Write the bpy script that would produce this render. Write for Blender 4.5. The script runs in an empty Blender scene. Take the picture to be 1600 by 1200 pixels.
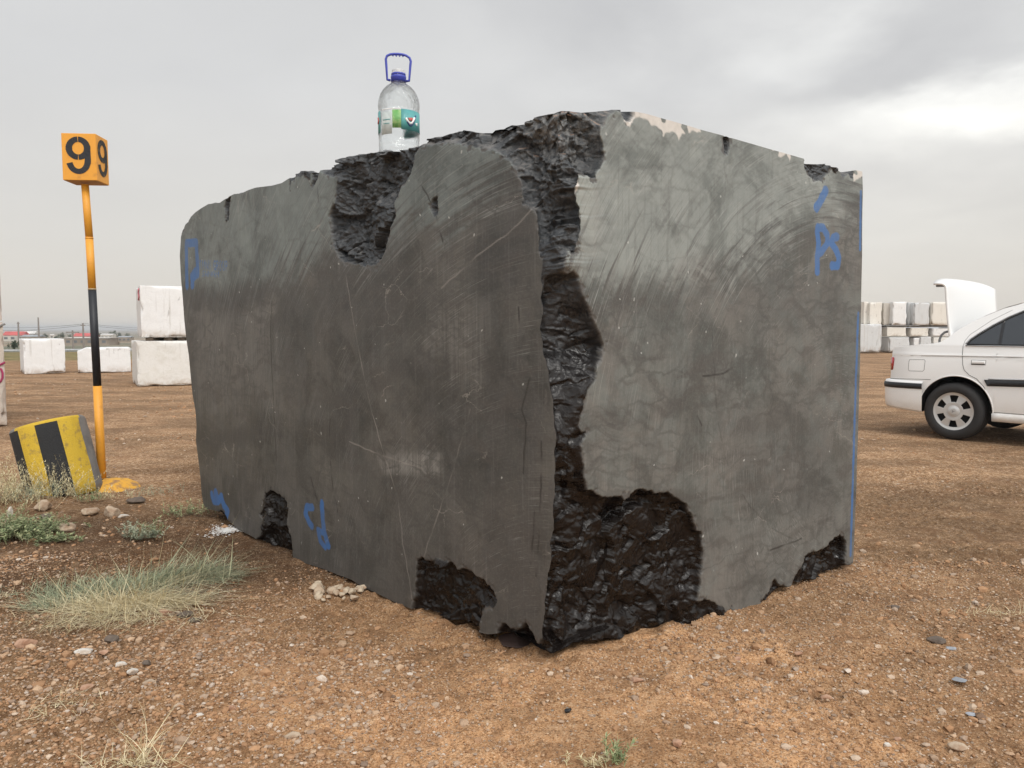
import bpy, bmesh, math, random
import numpy as np
from mathutils import Vector, Matrix
random.seed(7)
RNG = np.random.default_rng(11)
S = bpy.context.scene
COL = S.collection

# ------------------------------------------------------------------ camera
F = 1209.0                       # focal length in pixels of a 1600 px wide frame
PITCH = math.atan(87 / F)
H = 1.22
cam = bpy.data.objects.new('camera', bpy.data.cameras.new('camera'))
COL.objects.link(cam)
cam.location = (0, 0, H)
cam.rotation_euler = (math.pi / 2 - PITCH, 0, 0)
cam.data.sensor_width = 36
cam.data.lens = 36 * F / 1600
cam.data.clip_start = 0.05
cam.data.clip_end = 20000
S.camera = cam

# ------------------------------------------------------------------ node helper
class NT:
    def __init__(s, tree):
        s.t = tree; s.t.nodes.clear()
    def n(s, typ, ins=None, **props):
        nd = s.t.nodes.new(typ)
        for k, v in props.items(): setattr(nd, k, v)
        for k, v in (ins or {}).items():
            sk = nd.inputs[k]
            if hasattr(v, 'is_output') or isinstance(v, bpy.types.NodeSocket): s.t.links.new(v, sk)
            else:
                if isinstance(v, (tuple, list)) and len(v) == 3 and sk.type == 'RGBA': v = (*v, 1)
                sk.default_value = v
        return nd
    def m(s, op, a, b=0.0, c=None, clamp=False):
        ins = {0: a, 1: b}
        if c is not None: ins[2] = c
        return s.n('ShaderNodeMath', ins, operation=op, use_clamp=clamp).outputs[0]
    def add(s, a, b): return s.m('ADD', a, b)
    def mul(s, a, b): return s.m('MULTIPLY', a, b)
    def sub(s, a, b): return s.m('SUBTRACT', a, b)
    def ss(s, v, lo, hi, a=0.0, b=1.0):
        return s.n('ShaderNodeMapRange', {0: v, 1: lo, 2: hi, 3: a, 4: b}, interpolation_type='SMOOTHSTEP').outputs[0]
    def mix(s, f, a, b, blend='MIX'):
        nd = s.n('ShaderNodeMix', None, data_type='RGBA', blend_type=blend)
        for i, v in ((0, f), (6, a), (7, b)):
            if isinstance(v, bpy.types.NodeSocket): s.t.links.new(v, nd.inputs[i])
            else: nd.inputs[i].default_value = (*v, 1) if isinstance(v, tuple) and len(v) == 3 else v
        return nd.outputs[2]
    def noise(s, vec, scale, detail=4, rough=.55, dist=0.0, out=0):
        return s.n('ShaderNodeTexNoise', {'Vector': vec, 'Scale': scale, 'Detail': detail, 'Roughness': rough, 'Distortion': dist}).outputs[out]
    def vmul(s, v, k): return s.n('ShaderNodeVectorMath', {0: v, 1: k}, operation='MULTIPLY').outputs[0]
    def vadd(s, v, k): return s.n('ShaderNodeVectorMath', {0: v, 1: k}, operation='ADD').outputs[0]
    def att(s, name, out=2): return s.n('ShaderNodeAttribute', None, attribute_name=name).outputs[out]
    def ramp(s, f, stops):
        nd = s.n('ShaderNodeValToRGB', {0: f}); e = nd.color_ramp.elements
        while len(e) < len(stops): e.new(.5)
        for q, (p, c) in zip(e, stops): q.position = p; q.color = (*c, 1)
        return nd.outputs[0]
    def bump(s, h, strength=.5, dist=.01, normal=None):
        ins = {'Height': h, 'Strength': strength, 'Distance': dist}
        if normal is not None: ins['Normal'] = normal
        return s.n('ShaderNodeBump', ins).outputs[0]
    def geo(s, i=0): return s.n('ShaderNodeNewGeometry').outputs[i]
    def obj(s): return s.n('ShaderNodeTexCoord').outputs[3]
    def rnd(s): return s.n('ShaderNodeObjectInfo').outputs['Random']

def newmat(name):
    m = bpy.data.materials.new(name); m.use_nodes = True
    return m, NT(m.node_tree)

def finish(N, color, rough=.6, normal=None, metal=0.0, spec=.5, **extra):
    ins = {'Base Color': color, 'Roughness': rough, 'Metallic': metal, 'Specular IOR Level': spec}
    if normal is not None: ins['Normal'] = normal
    for k, v in extra.items(): ins[k.replace('_', ' ')] = v
    b = N.n('ShaderNodeBsdfPrincipled', ins)
    N.t.links.new(b.outputs[0], N.n('ShaderNodeOutputMaterial').inputs[0])
    return b

# ------------------------------------------------------------------ world, sun, exposure
SUN_AZ, SUN_EL = math.radians(152), math.radians(48)       # azimuth from +Y towards +X
W = bpy.data.worlds.new('World'); S.world = W; W.use_nodes = True
N = NT(W.node_tree)
sky = N.n('ShaderNodeTexSky', None, sky_type='NISHITA', sun_disc=False, sun_elevation=SUN_EL, sun_rotation=SUN_AZ, air_density=1.0, dust_density=3.0)
d = N.n('ShaderNodeTexCoord').outputs[0]
sep = N.n('ShaderNodeSeparateXYZ', {0: d})
z = sep.outputs[2]
zz = N.add(N.m('MAXIMUM', z, 0.0), .22)
pr = N.n('ShaderNodeCombineXYZ', {0: N.m('DIVIDE', sep.outputs[0], zz), 1: N.m('DIVIDE', sep.outputs[1], zz), 2: 0.0}).outputs[0]
base = N.ramp(z, [(0.0, (.77, .715, .64)), (.10, (.76, .735, .69)), (.28, (.712, .712, .708)), (.55, (.67, .675, .68)), (1.0, (.66, .67, .68))])
c1 = N.noise(N.vadd(N.vmul(pr, (1.0, 1.35, 1.0)), (2.1, .3, 0)), 1.05, 7, .5, .35)
c2 = N.noise(N.vadd(pr, (7.3, 1.9, 2)), 3.2, 6, .55, .5)
def lobe(px, py, w, flat=1.0):
    v = Vector(((px - 800) / F, math.cos(PITCH) + (600 - py) / F * math.sin(PITCH), -math.sin(PITCH) + (600 - py) / F * math.cos(PITCH))).normalized()
    dv = N.n('ShaderNodeVectorMath', {0: d, 1: tuple(v)}, operation='SUBTRACT').outputs[0]
    dv = N.vmul(dv, (1, 1, flat))
    dv = N.vadd(dv, N.vmul(N.vadd(N.noise(N.vmul(d, (1, 1, 2.2)), 5.0, 6, .55, 0, 1), (-.5, -.5, -.5)), (.22, .22, .3)))
    L = N.n('ShaderNodeVectorMath', {0: dv}, operation='LENGTH').outputs[1]
    return N.ss(L, w, w * .15)
cl = N.add(N.mul(N.sub(c1, .5), .62), N.mul(N.sub(c2, .5), .26))
cl = N.mul(cl, N.ss(z, .02, .3, .25, 1.0))
right = N.ss(sep.outputs[0], -.25, .3, .3, 1.0)
cl = N.mul(cl, right)
cl = N.add(cl, N.mul(lobe(1380, 90, .20, 2.3), -.085))
cl = N.add(cl, N.mul(lobe(1560, 20, .24, 2.0), -.06))
cl = N.add(cl, N.mul(lobe(940, 30, .16, 2.0), -.09))
cl = N.add(cl, N.mul(lobe(1120, 230, .55, 1.6), .07))
cl = N.add(cl, N.mul(lobe(1540, 160, .15, 3.2), .42))
cl = N.add(cl, N.mul(lobe(1400, 195, .20, 3.2), .20))
cl = N.add(cl, N.mul(lobe(1270, 70, .11, 2.2), .20))
col = N.mix(1.0, base, N.n('ShaderNodeCombineXYZ', {0: N.add(1.0, cl), 1: N.add(1.0, cl), 2: N.add(1.0, N.mul(cl, .93))}).outputs[0], 'MULTIPLY')
# the sun's place behind the cloud, high behind the camera, is the brightest part
sd_ = (math.sin(SUN_AZ) * math.cos(SUN_EL), math.cos(SUN_AZ) * math.cos(SUN_EL), math.sin(SUN_EL))
gl = N.ss(N.n('ShaderNodeVectorMath', {0: d, 1: sd_}, operation='DOT_PRODUCT').outputs[1], 0.0, 1.0, 1.0, 2.45)
col = N.mix(1.0, col, N.n('ShaderNodeCombineXYZ', {0: gl, 1: gl, 2: gl}).outputs[0], 'MULTIPLY')
# below the horizon the world only matters for light: a plain earth tone
col = N.mix(N.ss(z, -.02, -.004, 1.0, 0.0), col, (.42, .36, .29))
b1 = N.n('ShaderNodeBackground', {0: sky.outputs[0], 1: .10}).outputs[0]
b2 = N.n('ShaderNodeBackground', {0: col, 1: 1.0}).outputs[0]
mx = N.n('ShaderNodeMixShader', {0: .94, 1: b1, 2: b2}).outputs[0]
N.t.links.new(mx, N.n('ShaderNodeOutputWorld').inputs[0])
sun = bpy.data.objects.new('sun', bpy.data.lights.new('sun', 'SUN'))
COL.objects.link(sun)
sun.data.energy = 1.35; sun.data.angle = math.radians(18); sun.data.color = (1, .965, .91)
sd = Vector((math.sin(SUN_AZ) * math.cos(SUN_EL), math.cos(SUN_AZ) * math.cos(SUN_EL), math.sin(SUN_EL)))
sun.rotation_euler = sd.to_track_quat('Z', 'Y').to_euler()
sun.location = (8, -6, 12)
S.view_settings.view_transform = 'Standard'; S.view_settings.look = 'None'
S.view_settings.exposure = 0.0; S.view_settings.gamma = 1.0; S.view_settings.use_curve_mapping = False

# ------------------------------------------------------------------ geometry helpers
FW = np.array([0, math.cos(PITCH), -math.sin(PITCH)]); UP = np.array([0, math.sin(PITCH), math.cos(PITCH)]); RT = np.array([1., 0, 0])
EYE = np.array([0, 0, H])
def ray(x, y): return FW + (x - 800) / F * RT + (600 - y) / F * UP
def G(x, y, z=0.0):                                   # where a line of sight meets the height z
    r = ray(x, y); return EYE + r * ((z - H) / r[2])
def hitp(x, y, P, n):
    r = ray(x, y); return EYE + r * (np.dot(P - EYE, n) / np.dot(r, n))
def atY(x, y, Y): return hitp(x, y, np.array([0, Y, 0.]), np.array([0, 1., 0]))

_perm = np.random.default_rng(5).permutation(4096)
_grad = np.random.default_rng(6).normal(size=(4096, 3)); _grad /= np.linalg.norm(_grad, axis=1)[:, None]
def _h(i, j, k): return _perm[(_perm[(_perm[i & 4095] + j) & 4095] + k) & 4095]
def pn(P):                                            # gradient noise, about -0.7..0.7
    P = np.asarray(P, float); I = np.floor(P).astype(np.int64); f = P - I
    u = f * f * f * (f * (f * 6 - 15) + 10); out = 0
    for a in (0, 1):
        wa = u[:, 0] if a else 1 - u[:, 0]
        for b in (0, 1):
            wb = u[:, 1] if b else 1 - u[:, 1]
            for c in (0, 1):
                wc = u[:, 2] if c else 1 - u[:, 2]
                g = _grad[_h(I[:, 0] + a, I[:, 1] + b, I[:, 2] + c)]
                dx = (g[:, 0] * (f[:, 0] - a) + g[:, 1] * (f[:, 1] - b) + g[:, 2] * (f[:, 2] - c))
                out = out + wa * wb * wc * dx
    return out * 1.6
def fbm(P, oct=4, gain=.5):
    s = 0; a = 1.0; P = np.asarray(P, float)
    for o in range(oct): s = s + a * pn(P + 17.3 * o); P = P * 2.03; a *= gain
    return s
def facets(P, seed=0):                                # angular broken facets
    I = np.floor(P).astype(np.int64); best = np.full(len(P), 9e9); val = np.zeros(len(P))
    rg = np.random.default_rng(seed + 40); off = rg.random((4096, 3)); tilt = rg.normal(size=(4096, 3)) * .75; lev = rg.normal(size=4096) * .35
    for a in (-1, 0, 1):
        for b in (-1, 0, 1):
            for c in (-1, 0, 1):
                h = _h(I[:, 0] + a, I[:, 1] + b, I[:, 2] + c); q = P - (I + (a, b, c) + off[h])
                dd = (q * q).sum(1); m = dd < best
                best[m] = dd[m]; val[m] = (q[m] * tilt[h[m]]).sum(1) + lev[h[m]]
    return val
def sm(x): x = np.clip(x, 0, 1); return x * x * (3 - 2 * x)
def poly_sd(pts, poly):                               # signed distance, positive inside
    poly = np.asarray(poly, float); d2 = np.full(len(pts), 9e9); ins = np.zeros(len(pts), bool)
    for i in range(len(poly)):
        a = poly[i]; b = poly[(i + 1) % len(poly)]; e = b - a; w = pts - a
        t = np.clip((w @ e) / max(e @ e, 1e-12), 0, 1); q = w - t[:, None] * e
        d2 = np.minimum(d2, (q * q).sum(1))
        c = (a[1] > pts[:, 1]) != (b[1] > pts[:, 1])
        if a[1] != b[1]:
            xi = a[0] + (pts[:, 1] - a[1]) * (b[0] - a[0]) / (b[1] - a[1]); ins ^= c & (pts[:, 0] < xi)
    return np.where(ins, 1, -1) * np.sqrt(d2)
def line_d(pts, pl):
    d2 = np.full(len(pts), 9e9)
    for a, b in zip(pl[:-1], pl[1:]):
        e = b - a; w = pts - a; t = np.clip((w @ e) / max(e @ e, 1e-12), 0, 1); q = w - t[:, None] * e
        d2 = np.minimum(d2, (q * q).sum(1))
    return np.sqrt(d2)

def mesh_np(name, V, Fq, mats, parent=None, smooth=True, mi=None):
    V = np.asarray(V, np.float32); me = bpy.data.meshes.new(name)
    Fq = np.asarray(Fq, np.int32); k = Fq.shape[1]
    me.vertices.add(len(V)); me.vertices.foreach_set('co', V.ravel())
    me.loops.add(Fq.size); me.loops.foreach_set('vertex_index', Fq.ravel())
    me.polygons.add(len(Fq)); me.polygons.foreach_set('loop_start', np.arange(0, Fq.size, k, dtype=np.int32))
    me.polygons.foreach_set('use_smooth', np.full(len(Fq), smooth))
    for m in (mats if isinstance(mats, (list, tuple)) else [mats]): me.materials.append(m)
    if mi is not None: me.polygons.foreach_set('material_index', np.asarray(mi, np.int32))
    me.update(calc_edges=True); me.validate()
    o = bpy.data.objects.new(name, me); COL.objects.link(o)
    if parent: o.parent = parent
    return o
def fattr(o, name, a, typ='FLOAT'):
    at = o.data.attributes.new(name, typ, 'POINT')
    at.data.foreach_set('value' if typ == 'FLOAT' else 'vector', np.asarray(a, np.float32).ravel())
def grid_faces(nu, nv, base=0):                       # vertices index = i*nv + j
    i, j = np.meshgrid(np.arange(nu - 1), np.arange(nv - 1), indexing='ij'); a = (i * nv + j).ravel() + base
    return np.stack([a, a + nv, a + nv + 1, a + 1], 1)

def bm_obj(name, bm, mats, parent=None, smooth=False, bevel=0):
    me = bpy.data.meshes.new(name); bmesh.ops.recalc_face_normals(bm, faces=bm.faces[:]); bm.to_mesh(me); bm.free()
    for m in (mats if isinstance(mats, (list, tuple)) else [mats]): me.materials.append(m)
    for p in me.polygons: p.use_smooth = smooth
    o = bpy.data.objects.new(name, me); COL.objects.link(o)
    if parent: o.parent = parent
    if bevel:
        b = o.modifiers.new('bevel', 'BEVEL'); b.width = bevel; b.segments = 3; b.limit_method = 'ANGLE'
    return o
def box(bm, lo, hi, M=None):
    r = bmesh.ops.create_cube(bm, size=1)['verts']
    for v in r:
        v.co = Vector([lo[i] + (v.co[i] + .5) * (hi[i] - lo[i]) for i in range(3)])
        if M: v.co = M @ v.co
    return r
def tube(bm, pts, rad, n=10, cap=True):
    pts = [Vector(p) for p in pts]; rings = []
    if not hasattr(rad, '__len__'): rad = [rad] * len(pts)
    nrm = None
    for i, p in enumerate(pts):
        t = ((pts[min(i + 1, len(pts) - 1)] - p).normalized() + (p - pts[max(i - 1, 0)]).normalized()).normalized() if 0 < i < len(pts) - 1 else (pts[min(i + 1, len(pts) - 1)] - pts[max(i - 1, 0)]).normalized()
        if nrm is None: nrm = t.orthogonal().normalized()
        nrm = (nrm - t * nrm.dot(t)).normalized(); bn = t.cross(nrm)
        rings.append([bm.verts.new(p + (nrm * math.cos(2 * math.pi * k / n) + bn * math.sin(2 * math.pi * k / n)) * rad[i]) for k in range(n)])
    for a, b in zip(rings[:-1], rings[1:]):
        for k in range(n): bm.faces.new((a[k], a[(k + 1) % n], b[(k + 1) % n], b[k]))
    if cap: bm.faces.new(rings[0][::-1]); bm.faces.new(rings[-1])
def lathe(bm, prof, n=48, M=None, cap=False):
    rings = []
    for r, z in prof:
        rings.append([bm.verts.new((M or Matrix()) @ Vector((r * math.cos(2 * math.pi * k / n), r * math.sin(2 * math.pi * k / n), z))) for k in range(n)])
    for a, b in zip(rings[:-1], rings[1:]):
        for k in range(n): bm.faces.new((a[k], a[(k + 1) % n], b[(k + 1) % n], b[k]))
    if cap: bm.faces.new(rings[0][::-1]); bm.faces.new(rings[-1])
def thing(name, label, cat, loc=(0, 0, 0), rz=0.0, group=None):
    o = bpy.data.objects.new(name, None); COL.objects.link(o); o.empty_display_size = .1
    o.location = loc; o.rotation_euler = (0, 0, rz); return tag(o, label, cat, group)
def tag(o, label=None, cat=None, group=None, kind=None):
    for k, v in (('label', label), ('category', cat), ('group', group), ('kind', kind)):
        if v: o[k] = v
    return o

# ------------------------------------------------------------------ ground height
BC = G(872, 1058)
BR = G(1333, 887); BL = G(400, 843)
def gz(x, y):
    x = np.asarray(x, float); y = np.asarray(y, float)
    def g(cx, cy, r, h): return h * np.exp(-((x - cx) ** 2 + (y - cy) ** 2) / (r * r))
    z = g(.16, 2.62, .38, .035) + g(-2.75, 4.9, .5, .05) + g(-2.3, 3.9, .45, .05) + g(-3.6, 5.2, .6, .05) + g(-1.1, 2.7, .35, .025)
    z = z - 7.5 * sm((y + np.minimum(x, 0) * -.25 - 46) / 45) * (y > 30)
    return z
def on(px, py, dz=0.0):
    p = G(px, py)
    for _ in range(4): p = G(px, py, float(gz(p[0], p[1])) + dz)
    return p

# ================================================================== GROUND
def axis(lo, hi, step, far_lo, far_hi, gr):
    a = list(np.arange(lo, hi, step)); s = step; b = [a[-1]]
    while b[-1] < far_hi: s *= gr; b.append(b[-1] + s)
    s = step; c = [a[0]]
    while c[-1] > far_lo: s *= gr; c.append(c[-1] - s)
    return np.array(c[:0:-1] + a + b[1:])
gx = axis(-3.4, 4.0, .0135, -5200, 5200, 1.055); gy = axis(1.0, 6.6, .0135, -60, 5200, 1.055)
X, Y = np.meshgrid(gx, gy, indexing='ij'); P = np.stack([X.ravel(), Y.ravel(), np.zeros(X.size)], 1)
Z = gz(P[:, 0], P[:, 1])
rr = np.hypot(P[:, 0], P[:, 1]); near = rr < 60
Q = P[near]; fade = np.clip(1.3 - np.hypot(Q[:, 0], Q[:, 1] - 3) / 40, 0, 1)
zn = .012 * fbm(Q * .8, 3) * fade
q2 = (np.abs(Q[:, 0]) < 6) & (Q[:, 1] < 9) & (Q[:, 1] > 0); Q2 = Q[q2]
clod = np.clip(fbm(Q2 * (1.3, 1.3, 1) + 31, 2) * .9 + .45 + .5 * np.exp(-((Q2[:, 0] + 1.3) ** 2 + (Q2[:, 1] - 2.9) ** 2) / 1.2), .12, 1.3)
det = .010 * fbm(Q2 * 7, 3) + clod * (.020 * np.clip(fbm(Q2 * 8 + 13, 3), 0, 1) + .017 * np.abs(fbm(Q2 * 17 + 3, 2)) + .007 * fbm(Q2 * 42, 2))
zn[q2] += det * sm((9 - Q2[:, 1]) / 3) * sm((6 - np.abs(Q2[:, 0])) / 2.5)
e1 = (BL - BC)[:2] / np.linalg.norm(BL - BC); e2 = (BR - BC)[:2] / np.linalg.norm(BR - BC); w_ = Q2[:, :2] - BC[:2]; a1 = w_ @ e1; a2 = w_ @ e2
out = np.maximum(np.maximum(-a2 * .98, -a1 * .98), np.maximum(a1 - 3.35, a2 - 2.0))
zn[q2] += .030 * np.exp(-np.clip(np.abs(out) / .07, 0, 8) ** 1.5) * np.clip(.25 + fbm(Q2 * 9 + 21, 3) * 1.1, 0, 1)
Z[near] += zn
P[:, 2] = Z - .008
mg, N = newmat('dirt')
pos = N.geo()
ps = N.n('ShaderNodeSeparateXYZ', {0: pos})
big = N.noise(pos, .35, 4, .6); med = N.noise(pos, 2.2, 5, .6, .4); fine = N.noise(pos, 34, 6, .7); fin2 = N.noise(pos, 120, 4, .7)
# paler orange earth close by, browner beyond; damper brown soil by the plants
dist = N.n('ShaderNodeVectorMath', {0: N.vadd(pos, (-.2, -1.9, 0))}, operation='LENGTH').outputs[1]
c = N.mix(N.ss(N.add(dist, N.mul(med, 1.8)), 1.3, 3.6), (.50, .295, .155), (.285, .178, .098))
left = N.n('ShaderNodeVectorMath', {0: N.vmul(N.vadd(pos, (2.1, -4.0, 0)), (.62, 1, 1))}, operation='LENGTH').outputs[1]
c = N.mix(N.mul(N.ss(N.add(left, N.mul(med, .8)), 1.7, .7), .85), c, (.135, .072, .038))
c = N.mix(N.mul(N.ss(med, .5, .72), .6), c, (.20, .105, .055))
c = N.mix(N.mul(N.ss(big, .5, .7), .4), c, (.36, .235, .14))
c = N.mix(N.ss(N.noise(N.vadd(pos, (3, 8, 0)), 1.3, 6, .65), .60, .72, 0, .55), c, (.50, .33, .20))
c = N.mix(N.ss(fine, .49, .36, 0, .6), c, (.11, .062, .034))
c = N.mix(N.ss(fine, .53, .66, 0, .6), c, (.56, .40, .26))
grit = N.noise(N.vmul(pos, (1, 1, 1)), 150, 2, .6, .4)
c = N.mix(N.ss(grit, .46, .36, 0, .62), c, (.085, .047, .025))
c = N.mix(N.ss(grit, .56, .66, 0, .70), c, (.68, .52, .36))
grit2 = N.noise(N.vmul(pos, (1, .8, 1)), 44, 3, .65, .3)
c = N.mix(N.mul(N.ss(grit2, .55, .63), N.ss(ps.outputs[1], 3.5, 6, 0.15, .7)), c, (.56, .43, .31))
c = N.mix(N.mul(N.ss(grit2, .45, .38), N.ss(ps.outputs[1], 3, 6, 0.2, .55)), c, (.13, .08, .048))
c = N.mix(N.ss(fin2, .62, .72, 0, .5), c, (.62, .50, .38))
# grit: small pale and grey chips pressed into the surface
vo = N.n('ShaderNodeTexVoronoi', {'Vector': pos, 'Scale': 62.0, 'Randomness': 1.0}, feature='F1')
chip = N.mul(N.ss(vo.outputs[0], .34, .22), N.ss(N.n('ShaderNodeSeparateColor', {0: vo.outputs[1]}).outputs[0], .74, .80))
c = N.mix(chip, c, N.mix(N.n('ShaderNodeSeparateColor', {0: vo.outputs[1]}).outputs[1], (.60, .45, .33), (.36, .33, .29)))
vo2 = N.n('ShaderNodeTexVoronoi', {'Vector': N.vmul(pos, (1, 1, 1)), 'Scale': 17.0, 'Randomness': 1.0}, feature='F1')
chip2 = N.mul(N.ss(vo2.outputs[0], .22, .12), N.mul(N.ss(N.n('ShaderNodeSeparateColor', {0: vo2.outputs[1]}).outputs[0], .84, .88), N.ss(ps.outputs[1], 5, 8)))
c = N.mix(chip2, c, (.66, .56, .45))
# traffic-scraped bands far out, then scrub beyond the yard
bands = N.noise(N.vmul(pos, (.25, 2.2, 1)), 1.0, 4, .6)
c = N.mix(N.mul(N.ss(bands, .45, .65), N.ss(ps.outputs[1], 6, 12, 0, .28)), c, (.17, .105, .062))
vy = N.add(ps.outputs[1], N.add(N.mul(N.noise(pos, .15, 3), 6), N.mul(N.m('MINIMUM', ps.outputs[0], 0.0), -.35)))
c = N.mix(N.mul(N.mul(N.ss(vy, 36, 41), N.ss(ps.outputs[0], 4, -4)), N.ss(N.noise(N.vmul(pos, (.3, 1, 1)), .8, 5, .7), .35, .6, .4, .95)), c, (.16, .17, .075))
scrub = N.noise(N.vmul(pos, (.25, 1, 1)), .02, 6, .65)
c = N.mix(N.ss(ps.outputs[1], 90, 160), c, N.mix(N.ss(scrub, .42, .58), (.10, .12, .075), (.30, .24, .17)))
clump = N.noise(pos, 5.5, 6, .7, .5); c = N.mix(N.ss(clump, .50, .62, 0, .5), c, (.21, .12, .066)); c = N.mix(N.ss(clump, .44, .34, 0, .3), c, (.60, .42, .27))
tone = N.mul(N.ss(N.add(left, N.mul(med, .9)), 2.0, .9, 1.0, .62), N.ss(N.noise(N.vmul(pos, (.8, 1.2, 1)), 1.1, 5, .6), .38, .60, 1.14, .76))
rg_ = N.n('ShaderNodeVectorMath', {0: N.vmul(N.vadd(pos, (-3.4, -4.9, 0)), (.55, .8, 1))}, operation='LENGTH').outputs[1]
tone = N.mul(tone, N.ss(N.add(rg_, N.mul(med, .7)), 1.7, .8, 1.0, .78))
lb_ = N.n('ShaderNodeVectorMath', {0: N.vmul(N.vadd(pos, (1.35, -2.3, 0)), (.8, 1, 1))}, operation='LENGTH').outputs[1]
tone = N.mul(tone, N.ss(N.add(lb_, N.mul(med, .5)), 1.1, .5, 1.0, .84))
c = N.mix(1.0, c, N.n('ShaderNodeCombineXYZ', {0: tone, 1: N.mul(tone, .93), 2: N.mul(tone, .86)}).outputs[0], 'MULTIPLY')
hgt = N.add(N.mul(fine, .6), N.add(N.mul(grit, .35), N.mul(chip, .2)))
finish(N, c, .95, N.bump(hgt, .9, .016), spec=.15)
ground = tag(mesh_np('ground', P, grid_faces(len(gx), len(gy)), mg), kind='structure')

# ================================================================== THE DARK BLOCK
uL = (BL - BC); uL /= np.linalg.norm(uL); uR = (BR - BC); uR /= np.linalg.norm(uR)
nL = np.array([-uL[1], uL[0], 0]); nR = np.array([-uR[1], uR[0], 0])
if np.dot(nL, EYE - BC) < 0: nL = -nL
if np.dot(nR, EYE - BC) < 0: nR = -nR
def toL(px):
    o = []
    for x, y in px: q = hitp(x, y, BC, nL); o.append((np.dot(q - BC, uL), q[2]))
    return np.array(o)
def toR(px):
    o = []
    for x, y in px: q = hitp(x, y, BC, nR); o.append((np.dot(q - BC, uR), q[2]))
    return np.array(o)
# outlines traced on the two sawn faces
topL = [(868, 176), (840, 180), (815, 188), (800, 196), (780, 203), (745, 208), (720, 205), (706, 203), (695, 207), (680, 213), (667, 215), (655, 221), (640, 229), (617, 234), (595, 238), (575, 236), (550, 240), (527, 247), (512, 254), (502, 264), (492, 270), (485, 270), (478, 267), (463, 267), (455, 276), (440, 286), (425, 290), (400, 293), (388, 297), (375, 303), (366, 303), (356, 308), (343, 317), (325, 319), (315, 325), (305, 332), (294, 343), (287, 355)]
leftL = [(287, 355), (283, 365), (281, 400), (283, 440), (286, 470), (288, 500), (291, 530), (295, 555), (298, 590), (301, 618), (305, 640), (307, 665), (306, 690), (310, 720), (313, 745), (315, 770), (318, 788), (322, 795)]
botL = [(850, 1026), (839, 1018), (828, 1015), (816, 1004), (800, 997), (776, 990), (762, 991), (745, 987), (738, 978), (729, 974), (710, 974), (692, 971), (670, 962), (645, 952), (620, 943), (595, 930), (567, 917), (550, 906), (533, 900), (505, 889), (480, 881), (457, 873), (430, 860), (405, 845), (390, 836), (373, 828), (360, 816), (352, 812), (343, 800), (333, 797), (322, 795)]
cor = [(868, 176), (866, 250), (860, 300), (853, 350), (848, 400), (847, 450), (846, 520), (851, 560), (860, 600), (866, 650), (867, 720), (865, 800), (861, 860), (857, 900), (852, 940), (847, 985), (850, 1026)]
topR = [(868, 176), (885, 172), (905, 173), (925, 176), (945, 174), (968, 171), (990, 174), (1010, 178), (1060, 192), (1100, 204), (1134, 213), (1200, 232), (1256, 248), (1258, 254), (1275, 256), (1290, 256), (1302, 262), (1315, 270), (1328, 268), (1338, 266), (1347, 268)]
rightR = [(1347, 268), (1348, 300), (1347, 400), (1346, 450), (1344, 560), (1341, 660), (1338, 760), (1335, 840), (1333, 880)]
botR = [(850, 1026), (880, 1027), (910, 1023), (932, 1016), (970, 1010), (995, 1006), (1030, 998), (1060, 989), (1103, 976), (1131, 967), (1157, 959), (1181, 948), (1194, 939), (1212, 931), (1229, 924), (1244, 914), (1266, 907), (1287, 901), (1305, 894), (1325, 888), (1333, 880)]
def resample(c, n, axis_):                            # n samples evenly spaced along one coordinate
    t = np.abs(c[:, axis_] - c[0, axis_]); t = np.maximum.accumulate(t + np.arange(len(t)) * 1e-6)
    q = np.linspace(0, t[-1], n); return np.stack([np.interp(q, t, c[:, 0]), np.interp(q, t, c[:, 1])], 1)
def coons(c0, c1, b0, b1, n, m):                      # c0,c1: v-direction sides (u=0,1); b0,b1: u-direction sides (v=0 bottom, v=1 top)
    u = np.linspace(0, 1, n)[:, None, None]; v = np.linspace(0, 1, m)[None, :, None]
    C0 = c0[None, :, :]; C1 = c1[None, :, :]; B0 = b0[:, None, :]; B1 = b1[:, None, :]
    return ((1 - u) * C0 + u * C1 + (1 - v) * B0 + v * B1 - ((1 - u) * (1 - v) * c0[0] + (1 - u) * v * c0[-1] + u * (1 - v) * c1[0] + u * v * c1[-1])).reshape(-1, 2)
NZ, NLs, NRs = 500, 820, 500
corL = resample(toL(cor)[::-1], NZ, 1)
SL = coons(corL, resample(toL(leftL)[::-1], NZ, 1), resample(toL(botL), NLs, 0), resample(toL(topL), NLs, 0), NLs, NZ)
corL[1:-1, 0] += (.0100 * fbm(np.stack([corL[:, 1] * 16, corL[:, 1] * 0 + 3, corL[:, 1] * 0], 1), 4) * (corL[:, 1] < 1.9))[1:-1]
SL = coons(corL, resample(toL(leftL)[::-1], NZ, 1), resample(toL(botL), NLs, 0), resample(toL(topL), NLs, 0), NLs, NZ)
cor3 = BC + corL[:, :1] * uL + corL[:, 1:] * np.array([0, 0, 1.])
# the same corner line written in the right face's own coordinates
corR = np.stack([(cor3 - BC) @ uR, cor3[:, 2]], 1); wedge = -(cor3 - BC) @ nR
cR = toR(botR); cR[0] = corR[0]; tR = toR(topR); tR[0] = corR[-1]
SR = coons(corR, resample(toR(rightR)[::-1], NZ, 1), resample(cR, NRs, 0), resample(tR, NRs, 0), NRs, NZ)

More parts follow.
